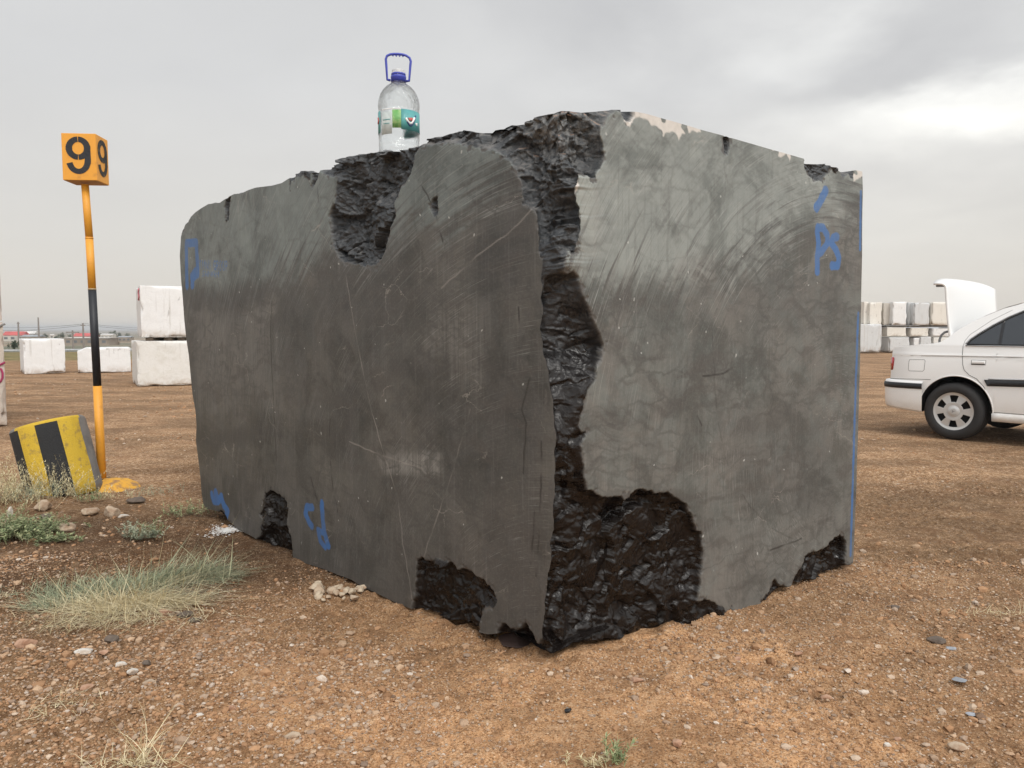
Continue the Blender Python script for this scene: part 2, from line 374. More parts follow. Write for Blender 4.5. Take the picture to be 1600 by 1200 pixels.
chipL = [[(490, 292), (492, 283), (500, 268), (513, 277), (527, 278), (525, 313), (515, 333), (517, 363), (523, 390), (528, 404), (547, 412), (587, 413), (598, 403), (607, 367), (616, 337), (617, 313), (627, 290), (640, 273), (647, 243), (657, 229), (683, 225), (707, 222), (737, 228), (750, 230), (770, 233), (797, 247), (813, 283), (817, 317), (837, 332), (843, 350), (842, 383), (845, 402), (1000, 402), (1000, 40), (495, 40), (488, 260), (486, 290)],
         [(407, 838), (413, 812), (405, 803), (412, 795), (411, 785), (415, 770), (424, 767), (437, 772), (447, 784), (449, 800), (448, 820), (455, 845), (458, 875), (455, 900), (400, 900), (401, 842)],
         [(651, 876), (657, 870), (664, 872), (670, 876), (683, 870), (695, 878), (712, 885), (718, 892), (740, 897), (757, 908), (770, 922), (775, 937), (770, 948), (757, 950), (750, 965), (747, 990), (760, 1050), (640, 1050), (645, 955), (648, 920)],
         [(674, 322), (677, 310), (684, 304), (685, 318), (684, 335), (678, 339), (673, 333)],
         [(453, 300), (455, 282), (464, 275), (476, 276), (484, 279), (490, 240), (450, 240)],
         [(351, 322), (353, 307), (361, 309), (359, 320), (357, 343), (353, 345)],
         [(775, 985), (790, 975), (806, 984), (822, 972), (832, 990), (838, 1005), (846, 1000), (900, 1000), (900, 1100), (770, 1100)],
         [(279, 368), (284, 362), (290, 350), (296, 343), (300, 336), (290, 320), (270, 340)], [(341, 800), (346, 797), (352, 806), (360, 818), (350, 830), (338, 810)]]
deepL = [.055, .045, .040, .02, .03, .02, .04, .02, .03]
crackL = [[(496, 290), (498, 315)], [(640, 260), (668, 305), (682, 340), (692, 378)], [(425, 470), (422, 520), (428, 640), (432, 720)], [(407, 500), (408, 522)], [(516, 655), (514, 700), (520, 760), (528, 800)], [(485, 745), (495, 780)], [(810, 480), (812, 520), (816, 540)], [(828, 590), (815, 640), (822, 660), (818, 740)], [(846, 690), (845, 760), (842, 830), (838, 900)], [(835, 800), (830, 880)]]
scratchL = [[(540, 430), (552, 500), (565, 570), (580, 640), (597, 700), (622, 780), (630, 850), (645, 940)], [(545, 690), (580, 705), (615, 718), (660, 732)], [(675, 420), (640, 470), (618, 505)], [(855, 300), (800, 360), (745, 400), (690, 450)], [(385, 300), (384, 360)], [(372, 310), (374, 470)], [(396, 300), (398, 350)], [(655, 890), (700, 760), (735, 640)]]
chipR = [[(968, 160), (969, 176), (955, 180), (949, 183), (942, 195), (937, 196), (940, 210), (943, 227), (942, 245), (937, 262), (931, 270), (930, 277), (915, 274), (903, 271), (900, 281), (891, 293), (897, 312), (901, 323), (901, 340), (903, 373), (897, 390), (887, 393), (878, 397), (875, 423), (886, 428), (897, 423), (905, 433), (906, 450), (918, 476), (927, 497), (935, 520), (943, 540), (942, 561), (933, 573), (931, 584), (927, 598), (919, 610), (909, 632), (906, 658), (906, 670), (914, 675), (910, 689), (906, 697), (913, 720), (914, 740), (915, 759), (917, 770), (929, 770), (939, 776), (951, 781), (961, 779), (970, 773), (975, 781), (986, 771), (1004, 763), (1026, 770), (1048, 770), (1057, 777), (1073, 788), (1079, 802), (1089, 824), (1098, 834), (1098, 871), (1093, 915), (1089, 940), (1098, 940), (1106, 937), (1114, 943), (1123, 945), (1131, 949), (1133, 959), (1138, 961), (1144, 952), (1149, 963), (1150, 1100), (600, 1100), (600, 100), (968, 100)],
         [(1190, 942), (1193, 935), (1202, 924), (1207, 909), (1211, 906), (1216, 913), (1225, 912), (1229, 920), (1238, 915), (1244, 902), (1250, 890), (1255, 881), (1257, 870), (1268, 863), (1287, 858), (1294, 850), (1304, 841), (1313, 835), (1320, 837), (1323, 848), (1322, 861), (1320, 870), (1320, 882), (1328, 882), (1360, 888), (1345, 980), (1190, 980)],
         [(1257, 240), (1257, 262), (1263, 273), (1272, 281), (1282, 285), (1291, 278), (1295, 268), (1298, 258), (1304, 268), (1310, 262), (1318, 278), (1325, 270), (1331, 280), (1334, 272), (1334, 250), (1290, 230)],
         [(1130, 200), (1130, 218), (1132, 238), (1138, 240), (1140, 226), (1137, 200)], [(970, 160), (972, 178), (980, 190), (986, 188), (992, 178), (1000, 160)]]
deepR = [.060, .035, .03, .012, .02]
crackR = [[(1204, 859), (1230, 851), (1252, 842)], [(1114, 520), (1116, 600), (1122, 660), (1132, 710), (1150, 755), (1175, 795), (1205, 825), (1238, 842)], [(1098, 588), (1115, 586), (1130, 583), (1144, 575)], [(1090, 650), (1096, 665)]]
paintR = [([(1290, 298), (1286, 306), (1280, 318), (1276, 324)], 5), ([(1277, 425), (1277, 400), (1279, 380), (1277, 362), (1278, 355), (1286, 356), (1293, 368), (1293, 380), (1284, 393), (1279, 397)], 4.2), ([(1308, 370), (1302, 371), (1299, 380), (1306, 390), (1311, 402), (1309, 415), (1300, 415)], 4.2)]
edgeR = [[(1345, 300), (1344, 390)], [(1341, 490), (1337, 600), (1334, 700), (1331, 800), (1329, 868)]]
paintL = [([(503, 786), (504, 810), (506, 830), (513, 853)], 3.6), ([(503, 832), (497, 828), (500, 845), (508, 855)], 3.0), ([(488, 793), (479, 792), (477, 803), (484, 818), (487, 822)], 3.4),
          ([(331, 773), (334, 782), (341, 783), (346, 776)], 3), ([(347, 780), (350, 790), (356, 798), (354, 805)], 3), ([(337, 770), (340, 780)], 3.5),
          ([(292, 447), (291, 380), (307, 379), (309, 428), (302, 434), (300, 446)], 2.8), ([(301, 445), (299, 432), (305, 424)], 2.8)]
plasterR = [[(998, 170), (1000, 182), (1010, 186), (1018, 196), (1030, 200), (1036, 212), (1044, 204), (1056, 208), (1060, 220), (1066, 210), (1080, 206), (1095, 205), (1095, 190), (1030, 165)], [(968, 178), (975, 190), (984, 197), (990, 188), (1000, 180), (998, 172)], [(1200, 222), (1204, 238), (1214, 242), (1220, 246), (1228, 240), (1234, 252), (1236, 236), (1230, 222)], [(1333, 262), (1334, 285), (1342, 278), (1350, 276), (1350, 262)], [(901, 281), (904, 292), (898, 300), (895, 290)]]
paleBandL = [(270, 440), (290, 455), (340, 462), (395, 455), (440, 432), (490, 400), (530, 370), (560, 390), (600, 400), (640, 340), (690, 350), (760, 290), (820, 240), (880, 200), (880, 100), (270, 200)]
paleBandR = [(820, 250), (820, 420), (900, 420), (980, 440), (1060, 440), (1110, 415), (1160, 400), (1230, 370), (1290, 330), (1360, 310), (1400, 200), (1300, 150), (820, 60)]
GLY = {'T': '01110 00100 00100 00100 00100', 'M': '10001 11011 10101 10001 10001', 'N': '10001 11001 10101 10011 10001', 'I': '010 010 010 010 010', ' ': '00 00 00 00 00', 'G': '0111 1000 1011 1001 0111', 'R': '1110 1001 1110 1010 1001', 'O': '0110 1001 1001 1001 0110', 'U': '1001 1001 1001 1001 0110', 'P': '1110 1001 1110 1000 1000', 'S': '0111 1000 0110 0001 1110', 'H': '1001 1001 1111 1001 1001', 'A': '0110 1001 1111 1001 1001', 'E': '111 100 110 100 111'}
smearL = [([(280, 440), (340, 450), (420, 440), (425, 468), (350, 480), (285, 478)], .8, .12), ([(300, 690), (330, 674), (420, 664), (440, 680), (330, 702)], .9, .06), ([(590, 712), (690, 706), (692, 740), (600, 740)], -.9, .05), ([(760, 560), (845, 600), (850, 1000), (770, 980)], .4, .12), ([(500, 430), (620, 430), (700, 480), (560, 520), (420, 500)], .35, .2), ([(610, 560), (700, 560), (700, 590), (610, 590)], .5, .06), ([(670, 470), (760, 480), (750, 600), (670, 590)], -.35, .14), ([(300, 480), (430, 470), (440, 640), (310, 650)], -.3, .15), ([(860, 340), (800, 330), (720, 400), (760, 450), (850, 480)], .45, .15), ([(515, 620), (560, 600), (545, 720), (515, 720)], .45, .05)]
smearR = [([(1060, 400), (1120, 395), (1115, 440), (1050, 440)], -.6, .07), ([(1120, 640), (1300, 640), (1300, 800), (1160, 800)], .35, .15), ([(960, 430), (1330, 430), (1330, 500), (960, 500)], .25, .12), ([(905, 290), (945, 290), (940, 400), (905, 400)], -.3, .06)]
def stencil(pts, text, p0, p1, hgt):                  # small sprayed capitals on the left face, p0/p1 baseline ends in pixels
    A, B = toL([p0, p1]); tl = toL([(p0[0], p0[1] - hgt)])[0]; e = B - A; L = np.linalg.norm(e); e = e / L; up = tl - A; hh = np.linalg.norm(up); up = up / hh
    cols = np.concatenate([np.array([[int(c) for c in r] + [0] for r in GLY[ch].split()]) for ch in text], 1)
    w = pts - A; u = (w @ e) / L * cols.shape[1]; v = (1 - (w @ up) / hh) * 5
    ok = (u >= 0) & (u < cols.shape[1]) & (v >= 0) & (v < 5); o = np.zeros(len(pts)); o[ok] = cols[v[ok].astype(int), u[ok].astype(int)]
    return o

def rock(P3):
    w = P3 + .03 * np.stack([fbm(P3 * 6, 2), fbm(P3 * 6 + 40, 2), fbm(P3 * 6 + 80, 2)], 1)
    f1 = facets(w * (7, 7, 9.5), 1); f2 = facets(w * (26, 26, 34) + 5, 2)
    rid = 1 - np.abs(fbm(w * (13, 13, 19) + 9, 3)) * 2
    rid2 = 1 - np.abs(fbm(w * (27, 27, 36) + 19, 2)) * 2.2
    lay = w[:, 2] * 34 + fbm(w * 5, 3) * 3.2; lay = (lay - np.floor(lay)); lay = np.minimum(lay * 1.25, (1 - lay) * 5)
    hi = .018 * fbm(P3 * 4.5 + 3, 3) + .034 * f1 + .0125 * f2 + .006 * rid + .003 * rid2 + .004 * lay
    w3 = P3 + .06 * np.stack([fbm(P3 * 5 + 7, 2), fbm(P3 * 5 + 47, 2), fbm(P3 * 5 + 87, 2)], 1)
    lo = .024 * fbm(P3 * 5 + 3, 2) + .032 * facets(w3 * (4.6, 4.6, 4.6), 4) + .009 * facets(w3 * (15, 15, 15), 6) + .006 * (1 - np.abs(fbm(w3 * (11, 11, 8) + 29, 2)) * 2.4) + .0022 * (1 - np.abs(fbm(w3 * (30, 30, 24) + 9, 2)) * 2.4) + .003 * f2
    k = sm((P3[:, 2] - 1.05) / .5); return k * hi + (1 - k) * lo

def face(SV, n, u, polys, deeps, to, isR):
    P3 = BC + SV[:, :1] * u + SV[:, 1:] * np.array([0, 0, 1.]); Np = len(SV)
    jit = np.stack([pn(P3 * 38), pn(P3 * 38 + 50)], 1) * .007 + np.stack([fbm(P3 * 13 + 3, 2), fbm(P3 * 13 + 53, 2)], 1) * .009 + np.stack([pn(P3 * 120), pn(P3 * 120 + 50)], 1) * .002
    chip = np.zeros(Np); rim = np.zeros(Np); dep = np.zeros(Np); edge = np.full(Np, 9.)
    for poly, dp in zip(polys, deeps):
        pc = to(poly); lo = pc.min(0) - .03; hi = pc.max(0) + .03
        m = (SV > lo).all(1) & (SV < hi).all(1); sd = poly_sd(SV[m] + jit[m], pc)
        chip[m] = np.maximum(chip[m], sm(.5 + sd / .006))
        e = np.clip(sd, 0, None); ej = e + .010 * fbm(P3[m] * 16 + 7, 2)
        stair = sum(sm((ej - q_) / .003) for q_ in (.001, .013, .027, .045)) / 4
        stair = np.where(e > 0, stair, 0)
        D = dp * (.34 * (1 - np.exp(-e / .006)) + .20 * stair + .46 * (1 - np.exp(-e / .05)))
        env = 1 - np.exp(-e / .009)
        fl = fbm(P3[m] * 30 + 61, 3); rim[m] = np.maximum(rim[m], sm((.016 * np.clip(.2 + fl * 1.6, 0, 2) + sd) / .004) * (sd < .004)); dep[m] = np.maximum(dep[m], rim[m] * .003)
        # nearness of the face's own corner line keeps the lower corner sharp
        dep[m] = np.maximum(dep[m], D)
        edge[m] = np.where(sd > 0, np.minimum(edge[m], env), edge[m])
    env = np.where(edge > 8, 0, edge)
    return P3, chip, dep, env, rim

zt = lambda v: sm((v - 1.36) / .12)                   # where the top corner is broken on both faces
PL, chL, dL, eL, riL = face(SL, nL, uL, chipL, deepL, toL, False)
PR, chR, dR, eR, riR = face(SR, nR, uR, chipR, deepR, toR, True)
iz = lambda SV: np.tile(np.arange(NZ), len(SV) // NZ)
dcorL = dL.reshape(NLs, NZ)[0] * 1.0; dcorR = dR.reshape(NRs, NZ)[0] * 1.0
# left face
top_ = zt(SL[:, 1]); sc = np.abs(SL[:, 0])
rk = np.zeros(len(SL)); mk = eL > .001; rk[mk] = rock(PL[mk])
bl = np.exp(-sc / .10) * top_ * chL
dirn = -nL[None] - bl[:, None] * nR[None]; dirn /= np.linalg.norm(dirn, axis=1)[:, None]
VL = PL - nL * dL[:, None] + dirn * (rk * eL)[:, None] - nR * (dcorR[iz(SL)] * .8 * bl)[:, None]
flatL = (1 - chL); VL = VL + nL * (flatL * (.0012 * fbm(PL * (9, 9, 5), 2)))[:, None]
# right face: from the traced corner line across the break to the sawn plane
j = iz(SR); dc = np.hypot(SR[:, 0] - corR[j, 0], 0)
topR_ = zt(SR[:, 1])
hcor = np.maximum(sm(dc / .022), topR_)
pc = toR(chipR[0]); sdr = np.clip(poly_sd(SR, pc), 0, None)
wv = wedge[j] * np.where(sdr > 0, sdr / (sdr + dc + 1e-6), 0)
wv = np.where(dc < 1e-5, wedge[j], wv)
rk = np.zeros(len(SR)); mk = eR > .001; rk[mk] = rock(PR[mk])
blr = np.exp(-dc / .10) * topR_ * chR
dirn = -nR[None] - blr[:, None] * nL[None]; dirn /= np.linalg.norm(dirn, axis=1)[:, None]
VR = PR - nR * (wv + dR * hcor)[:, None] + dirn * (rk * eR * hcor)[:, None] - nL * (dcorL[j] * .8 * blr)[:, None]
VR = VR + nR * ((1 - chR) * (.0012 * fbm(PR * (9, 9, 5), 2)))[:, None]
# keep the broken crest as high against the sky as the traced outline
def lift(V, P0, ch):
    k = sm((P0[:, 2] - 1.60) / .35) * ch; r0 = np.hypot(P0[:, 0], P0[:, 1]); r1 = np.hypot(V[:, 0], V[:, 1])
    V[:, 2] = V[:, 2] + k * (V[:, 2] - H) * (r1 / r0 - 1); return V
VL = lift(VL, PL, chL); VR = lift(VR, PR, chR)
VLg = VL.reshape(NLs, NZ, 3); VRg = VR.reshape(NRs, NZ, 3)
gap = VLg[0] - VRg[0]; VRg += gap[None] * np.exp(-dc.reshape(NRs, NZ, 1) / .05); VRg[0] = VLg[0]
# attributes
def arcs(SV, c):
    w = SV - c; return np.hypot(w[:, 0], w[:, 1]), np.arctan2(w[:, 1], w[:, 0])
cL2 = np.array([-.04, -.28]); cR2 = np.array([1.80, .615])
def attrs(SV, P3, right):
    to = toR if right else toL; A = {}
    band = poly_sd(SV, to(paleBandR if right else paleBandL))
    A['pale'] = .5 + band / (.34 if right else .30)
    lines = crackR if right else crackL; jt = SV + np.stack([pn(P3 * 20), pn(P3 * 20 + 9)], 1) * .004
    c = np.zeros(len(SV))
    for l in lines: c = np.maximum(c, sm(1.4 - line_d(jt, to(l)) / .0042) * (.38 if len(l) > 6 and right else 1))
    brk = sm(.5 + pn(P3 * 14) * 1.6 + .3)
    A['crack'] = c * brk
    s_ = np.zeros(len(SV))
    if not right:
        for l in scratchL: s_ = np.maximum(s_, sm(1.3 - line_d(jt, to(l)) / .0030))
    A['scratch'] = s_ * sm(.6 + pn(P3 * 9))
    p = np.zeros(len(SV)); js = SV + np.stack([pn(P3 * 30), pn(P3 * 30 + 9)], 1) * .003
    for l, w in (paintR if right else paintL):
        q = to(l); q2 = to([(l[0][0] + w, l[0][1])])[0]; wd = np.linalg.norm(q2 - q[0]) * .62
        p = np.maximum(p, sm(1.0 - (line_d(js, q) - wd) / (wd * .9)))
    if right:
        for l in edgeR: p = np.maximum(p, .95 * sm(1.5 - line_d(js, to(l)) / .011))
    else:
        p = np.maximum(p, .85 * stencil(js, 'TMNI GROUP', (311, 421), (357, 413), 15)); p = np.maximum(p, .85 * stencil(js, 'SHNAM', (316, 432), (343, 428), 9))
    A['paint'] = p
    sm_ = np.zeros(len(SV))
    for q, v, w in (smearR if right else smearL):
        sdq = poly_sd(SV, to(q)); sm_ += v * sm(.5 + sdq / w)
    A['smear'] = sm_
    sc1 = np.abs(SV[:, 0]); nk = np.zeros(len(SV))
    if not right:
        f_ = fbm(P3 * (24, 24, 7) + 11, 3); nk = sm((f_ - .62 + .75 * np.exp(-sc1 / .018)) / .10) * (sc1 < .2) + sm((f_ - .70 + .35 * np.exp(-((sc1 - .07) / .03) ** 2)) / .08) * (sc1 < .2)
    A['nick'] = np.clip(nk, 0, 1)
    if not right: A['scratch'] = np.maximum(A['scratch'], np.exp(-sc1 / .007) * sm(.5 + pn(P3 * (9, 9, 14)) * 1.8) * .9)
    pl = np.zeros(len(SV))
    if right:
        for q in plasterR:
            sdp = poly_sd(SV + np.stack([pn(P3 * 45), pn(P3 * 45 + 9)], 1) * .007, to(q)); pl = np.maximum(pl, sm(.5 + sdp / .006))
        pl = pl * (1 - sm((pn(P3 * 22 + 70) - .32) / .06))
    else:
        pl = np.maximum(pl, sm(.5 + poly_sd(jt, to([(430, 828), (437, 829), (440, 838), (446, 832), (452, 845), (455, 872), (440, 868), (433, 855)])) / .006))
    A['plaster'] = pl
    r, th = arcs(SV, cR2 if right else cL2)
    A['arc'] = np.stack([r, th, np.full(len(SV), 5. if right else 0.)], 1)
    A['flat'] = np.stack([SV[:, 0], SV[:, 1], np.full(len(SV), 7. if right else 0.)], 1)
    return A
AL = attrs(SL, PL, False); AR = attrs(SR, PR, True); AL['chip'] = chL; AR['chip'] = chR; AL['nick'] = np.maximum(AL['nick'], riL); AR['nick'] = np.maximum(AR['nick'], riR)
FL = grid_faces(NLs, NZ); FR = grid_faces(NRs, NZ)
# rough top: strips running back from the crests, then the middle; the two hidden sides
def sweep(row, dv, L, K, ztop, amp):
    k = np.linspace(0, 1, K); o = L * k ** 1.3; V = row[:, None, :] + (o[None, :, None] * dv)
    w = sm(k)[None, :]; V[:, :, 2] = row[:, None, 2] * (1 - w) + ztop * w
    q = V.reshape(-1, 3); V[:, :, 2] += ((amp * fbm(q * (7, 7, 0) + 3, 4)).reshape(V.shape[:2]) + amp * .6 * facets(q * (14, 14, 0), 3).reshape(V.shape[:2])) * (1 - np.exp(-o / .04))[None, :]
    return V
tl = sweep(VLg[:, -1], uR, .55, 26, 1.955, .022); tr = sweep(VRg[:, -1], uL, .55, 26, 1.955, .012)
sw_l = VLg[-1][:, None, :] + np.linspace(0, 1.98, 24)[None, :, None] * uR; sw_r = VRg[-1][:, None, :] + np.linspace(0, 3.3, 24)[None, :, None] * uL
a = np.linspace(0, 1, 90)
mid = (BC + (.15 + a[:, None, None] * 3.0) * uL + (.15 + a[None, :, None] * 1.8) * uR); mid[:, :, 2] = 1.94 + (.02 * fbm(mid.reshape(-1, 3) * 5, 3)).reshape(90, 90)
end = sw_l[:, -1]; bk = np.stack([end, end + uL * 0 - uL * 0], 1)
back = end[:, None, :] * (1 - np.linspace(0, 1, 12))[None, :, None] + sw_r[:, -1][:, None, :] * np.linspace(0, 1, 12)[None, :, None]
base_ = np.array([[VLg[0, 0], VRg[-1, 0]], [VLg[-1, 0], VLg[-1, 0] + 1.98 * uR]]) + (uL + uR) * .15; base_[:, :, 2] = .07
bl_s = sweep(VLg[:, 0], uR, .30, 12, .075, .010); br_s = sweep(VRg[:, 0], uL, .30, 12, .075, .010)
parts = [(VL.reshape(-1, 3), FL, AL), (VRg.reshape(-1, 3), FR[:, ::-1], AR)]
VV = []; FF = []; AT = {k: [] for k in AL}; off = 0
for V, Fc, A in parts + [(g_.reshape(-1, 3), grid_faces(g_.shape[0], g_.shape[1]), None) for g_ in (tl, tr, sw_l, sw_r, mid, back, base_, bl_s, br_s)]:
    VV.append(V); FF.append(Fc + off); off += len(V)
    for k in AT:
        if A is not None: AT[k].append(A[k])
        else: AT[k].append(np.full(len(V), 1. if k == 'chip' else 0.) if k not in ('arc', 'flat') else V.copy())

mb, N = newmat('dark_marble')
geo = N.geo(); nrm = N.geo(1)
arc = N.att('arc', 1); flat = N.att('flat', 1)
chip = N.att('chip'); pale = N.att('pale')
st1 = N.noise(N.vmul(arc, (44, 3.6, 1)), 1.0, 6, .62); st2 = N.noise(N.vmul(arc, (140, 6.0, 1)), 1.0, 4, .6)
sme = N.att('smear')
st0 = N.noise(N.vmul(arc, (9, 2.4, 1)), 1.0, 4, .6)
vs = N.noise(N.vmul(flat, (70, 2.2, 1)), 1.0, 5, .6); vs2 = N.noise(N.vmul(flat, (9, .9, 1)), 1.0, 4, .6)
lump = N.noise(flat, 2.1, 5, .6); lump2 = N.noise(flat, 7.5, 6, .62, .8); grain = N.noise(flat, 90, 5, .7)
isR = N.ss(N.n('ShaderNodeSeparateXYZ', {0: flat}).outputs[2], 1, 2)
zc = N.n('ShaderNodeSeparateXYZ', {0: flat}).outputs[1]
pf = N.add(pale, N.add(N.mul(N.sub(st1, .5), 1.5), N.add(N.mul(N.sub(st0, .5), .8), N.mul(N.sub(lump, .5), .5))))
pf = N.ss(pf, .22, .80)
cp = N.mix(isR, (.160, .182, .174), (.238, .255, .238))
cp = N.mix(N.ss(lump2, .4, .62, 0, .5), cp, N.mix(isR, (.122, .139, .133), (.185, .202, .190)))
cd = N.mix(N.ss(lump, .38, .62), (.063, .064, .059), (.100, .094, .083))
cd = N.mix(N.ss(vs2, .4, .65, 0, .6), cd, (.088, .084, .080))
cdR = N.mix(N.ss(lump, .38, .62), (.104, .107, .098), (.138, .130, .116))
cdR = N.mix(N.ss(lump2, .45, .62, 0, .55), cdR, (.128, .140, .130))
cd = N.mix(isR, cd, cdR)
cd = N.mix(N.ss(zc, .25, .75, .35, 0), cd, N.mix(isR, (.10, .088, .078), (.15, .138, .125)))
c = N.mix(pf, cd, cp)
blot = N.noise(N.vadd(flat, (5, 3, 1)), 3.6, 6, .68, .5); c = N.mix(N.ss(blot, .47, .62, 0, .85), c, N.vmul(c, (.54, .55, .54))); c = N.mix(N.ss(blot, .46, .3, 0, .45), c, N.vmul(c, (1.5, 1.5, 1.46)))
smn = N.mul(sme, N.ss(vs, .3, .6, .35, 1.3)); c = N.mix(N.m('MINIMUM', N.m('MAXIMUM', N.mul(smn, .75), 0.0), .85), c, (.048, .046, .045)); c = N.mix(N.m('MINIMUM', N.m('MAXIMUM', N.mul(smn, -.6), 0.0), .8), c, (.25, .24, .22))
hst = N.noise(N.vmul(N.vadd(flat, N.vmul(N.noise(flat, 4, 3, .5, 0, 1), (0, .25, 0))), (2.2, 13, 1)), 1.0, 6, .66); c = N.mix(N.mul(N.ss(hst, .50, .64, 0, .68), N.ss(pf, 1, .3)), c, (.070, .064, .058))
# saw strokes
str_ = N.mul(N.ss(st2, .52, .70), N.ss(st0, .42, .6)); c = N.mix(N.mul(str_, N.ss(pale, -.6, .3, .04, .50)), c, (.36, .37, .35))
dk = N.mul(N.ss(st1, .46, .36), N.mul(N.ss(pale, -.7, .25, .08, .75), N.ss(pale, 1.5, .6, .20, 1.0))); c = N.mix(dk, c, (.075, .072, .068))
c = N.mix(N.ss(vs, .53, .70, 0, .15), c, (.25, .24, .225)); c = N.mix(N.ss(vs, .46, .30, 0, .24), c, (.05, .047, .043))
fs = N.noise(N.vmul(N.vadd(arc, N.vmul(N.noise(flat, 2.0, 2, .5, 0, 1), (.012, 0, 0))), (300, 6.0, 1)), 1.0, 3, .6); c = N.mix(N.mul(N.ss(fs, .58, .68), N.ss(N.noise(flat, 2.4, 3), .40, .62, .05, .42)), c, (.34, .34, .32)); c = N.mix(N.mul(N.ss(fs, .42, .33), .35), c, (.045, .043, .04))
# dark wiggly veins, like cracked glaze
wob = N.vadd(N.vmul(flat, (.80, 1.6, 1)), N.vmul(N.vadd(N.noise(flat, 6, 5, .65, 0, 1), (-.5, -.5, -.5)), (.20, .20, .0)))
for sc_, w_, am in ((6.0, .09, .62), (13.0, .14, .50), (3.1, .025, .5)):
    ve = N.n('ShaderNodeTexVoronoi', {'Vector': wob, 'Scale': sc_}, feature='DISTANCE_TO_EDGE').outputs[0]
    lm = N.mul(N.ss(ve, w_, 0.0), N.ss(N.noise(N.vadd(flat, (sc_, 0, 0)), 2.6, 4), .46, .62, 0, am))
    lm = N.mul(lm, N.ss(pf, 1.0, .2, .45, 1.0))
    c = N.mix(lm, c, (.062, .060, .055))
ve = N.n('ShaderNodeTexVoronoi', {'Vector': N.vadd(wob, (4, 2, 0)), 'Scale': 4.2}, feature='DISTANCE_TO_EDGE').outputs[0]
c = N.mix(N.mul(N.ss(ve, .012, 0.0), N.ss(N.noise(flat, 3.3, 3), .56, .66, 0, .5)), c, (.36, .33, .29))
# chalky specks and nicks
vo = N.n('ShaderNodeTexVoronoi', {'Vector': N.vadd(flat, N.vmul(N.noise(flat, 30, 2, .5, 0, 1), (.03, .03, 0))), 'Scale': 26.0}, feature='F1')
sp = N.mul(N.ss(vo.outputs[0], .15, .09), N.ss(N.n('ShaderNodeSeparateColor', {0: vo.outputs[1]}).outputs[0], .90, .95))
c = N.mix(N.mul(sp, .65), c, (.50, .50, .47))
c = N.mix(N.ss(grain, .45, .8, 0, .16), c, (.30, .29, .27)); c = N.mix(N.ss(grain, .45, .25, 0, .2), c, (.06, .058, .054)); c = N.mix(N.mul(N.att('nick'), .9), c, N.mix(grain, (.03, .028, .026), (.15, .14, .13)))
c = N.mix(N.mul(N.att('crack'), .85), c, (.025, .022, .02)); c = N.mix(N.mul(N.att('scratch'), .5), c, (.34, .31, .28))
c = N.mix(N.att('plaster'), c, N.mix(N.noise(flat, 40, 4), (.48, .45, .41), (.66, .62, .57)))
pn_ = N.att('paint'); c = N.mix(N.mul(N.ss(N.add(pn_, N.mul(N.sub(grain, .5), .9)), .25, 1.0), N.ss(lump2, .35, .65, .92, .68)), c, N.mix(grain, (.030, .11, .31), (.055, .16, .37)))
# broken rock: near black, glossy low down, dustier and greyer towards the crest
hz = N.n('ShaderNodeSeparateXYZ', {0: geo}).outputs[2]; up_ = N.n('ShaderNodeSeparateXYZ', {0: nrm}).outputs[2]
rn = N.noise(geo, 11, 6, .65); rn2 = N.noise(geo, 45, 5, .7)
hi_ = N.ss(N.add(hz, N.mul(N.sub(rn, .5), .5)), .9, 1.6)
rc = N.mix(hi_, N.mix(rn, (.006, .0045, .004), (.014, .0105, .009)), N.mix(rn, (.020, .022, .025), (.058, .063, .068)))
rc = N.mix(N.mul(N.ss(rn2, .55, .75), N.ss(hi_, 0, 1, .05, .42)), rc, (.18, .18, .18))
rc = N.mix(N.mul(N.ss(up_, .35, .85), N.ss(N.mul(rn, hi_), .42, .62, 0.0, .6)), rc, (.20, .185, .17))
crest = N.n('ShaderNodeVectorMath', {0: N.vadd(geo, tuple(-atY(868, 182, 2.75)))}, operation='LENGTH').outputs[1]
rc = N.mix(N.mul(N.ss(crest, .30, .05), N.ss(rn2, .40, .62)), rc, (.17, .17, .165)); rc = N.mix(N.mul(N.ss(crest, .22, .1), N.mul(N.ss(up_, .6, .9), N.ss(rn, .4, .6))), rc, (.36, .19, .11))
c = N.mix(chip, c, rc)
rough = N.m('ADD', N.mul(chip, N.add(N.ss(hi_, 0, 1, -.23, -.08), N.mul(N.sub(rn, .48), .95))), .52)
hb = N.add(N.mul(st1, .35), N.add(N.mul(grain, .25), N.mul(vs, .2))); bn = N.bump(hb, .22, .004)
w2 = N.noise(N.vmul(geo, (1, 1, 1.3)), 13, 4, .5, 1.8)
hb2 = N.add(w2, N.mul(N.noise(geo, 90, 4, .65, .6), N.ss(hi_, 0, 1, .05, .30))); bn2 = N.bump(hb2, N.ss(hi_, 0, 1, .34, .62), .018)
bnm = N.n('ShaderNodeMix', {0: chip}, data_type='VECTOR'); N.t.links.new(bn, bnm.inputs[4]); N.t.links.new(bn2, bnm.inputs[5])
finish(N, c, rough, bnm.outputs[1], spec=N.m('ADD', .45, N.mul(chip, N.ss(hi_, 0, 1, -.16, 0))))

dark = mesh_np('marble_block', np.concatenate(VV), np.concatenate(FF), mb)
for k, v in AT.items():
    v = np.concatenate(v); fattr(dark, k, v, 'FLOAT' if v.ndim == 1 else 'FLOAT_VECTOR')
tag(dark, 'huge dark grey marble block with sawn faces, broken black corner and blue paint marks', 'stone block')

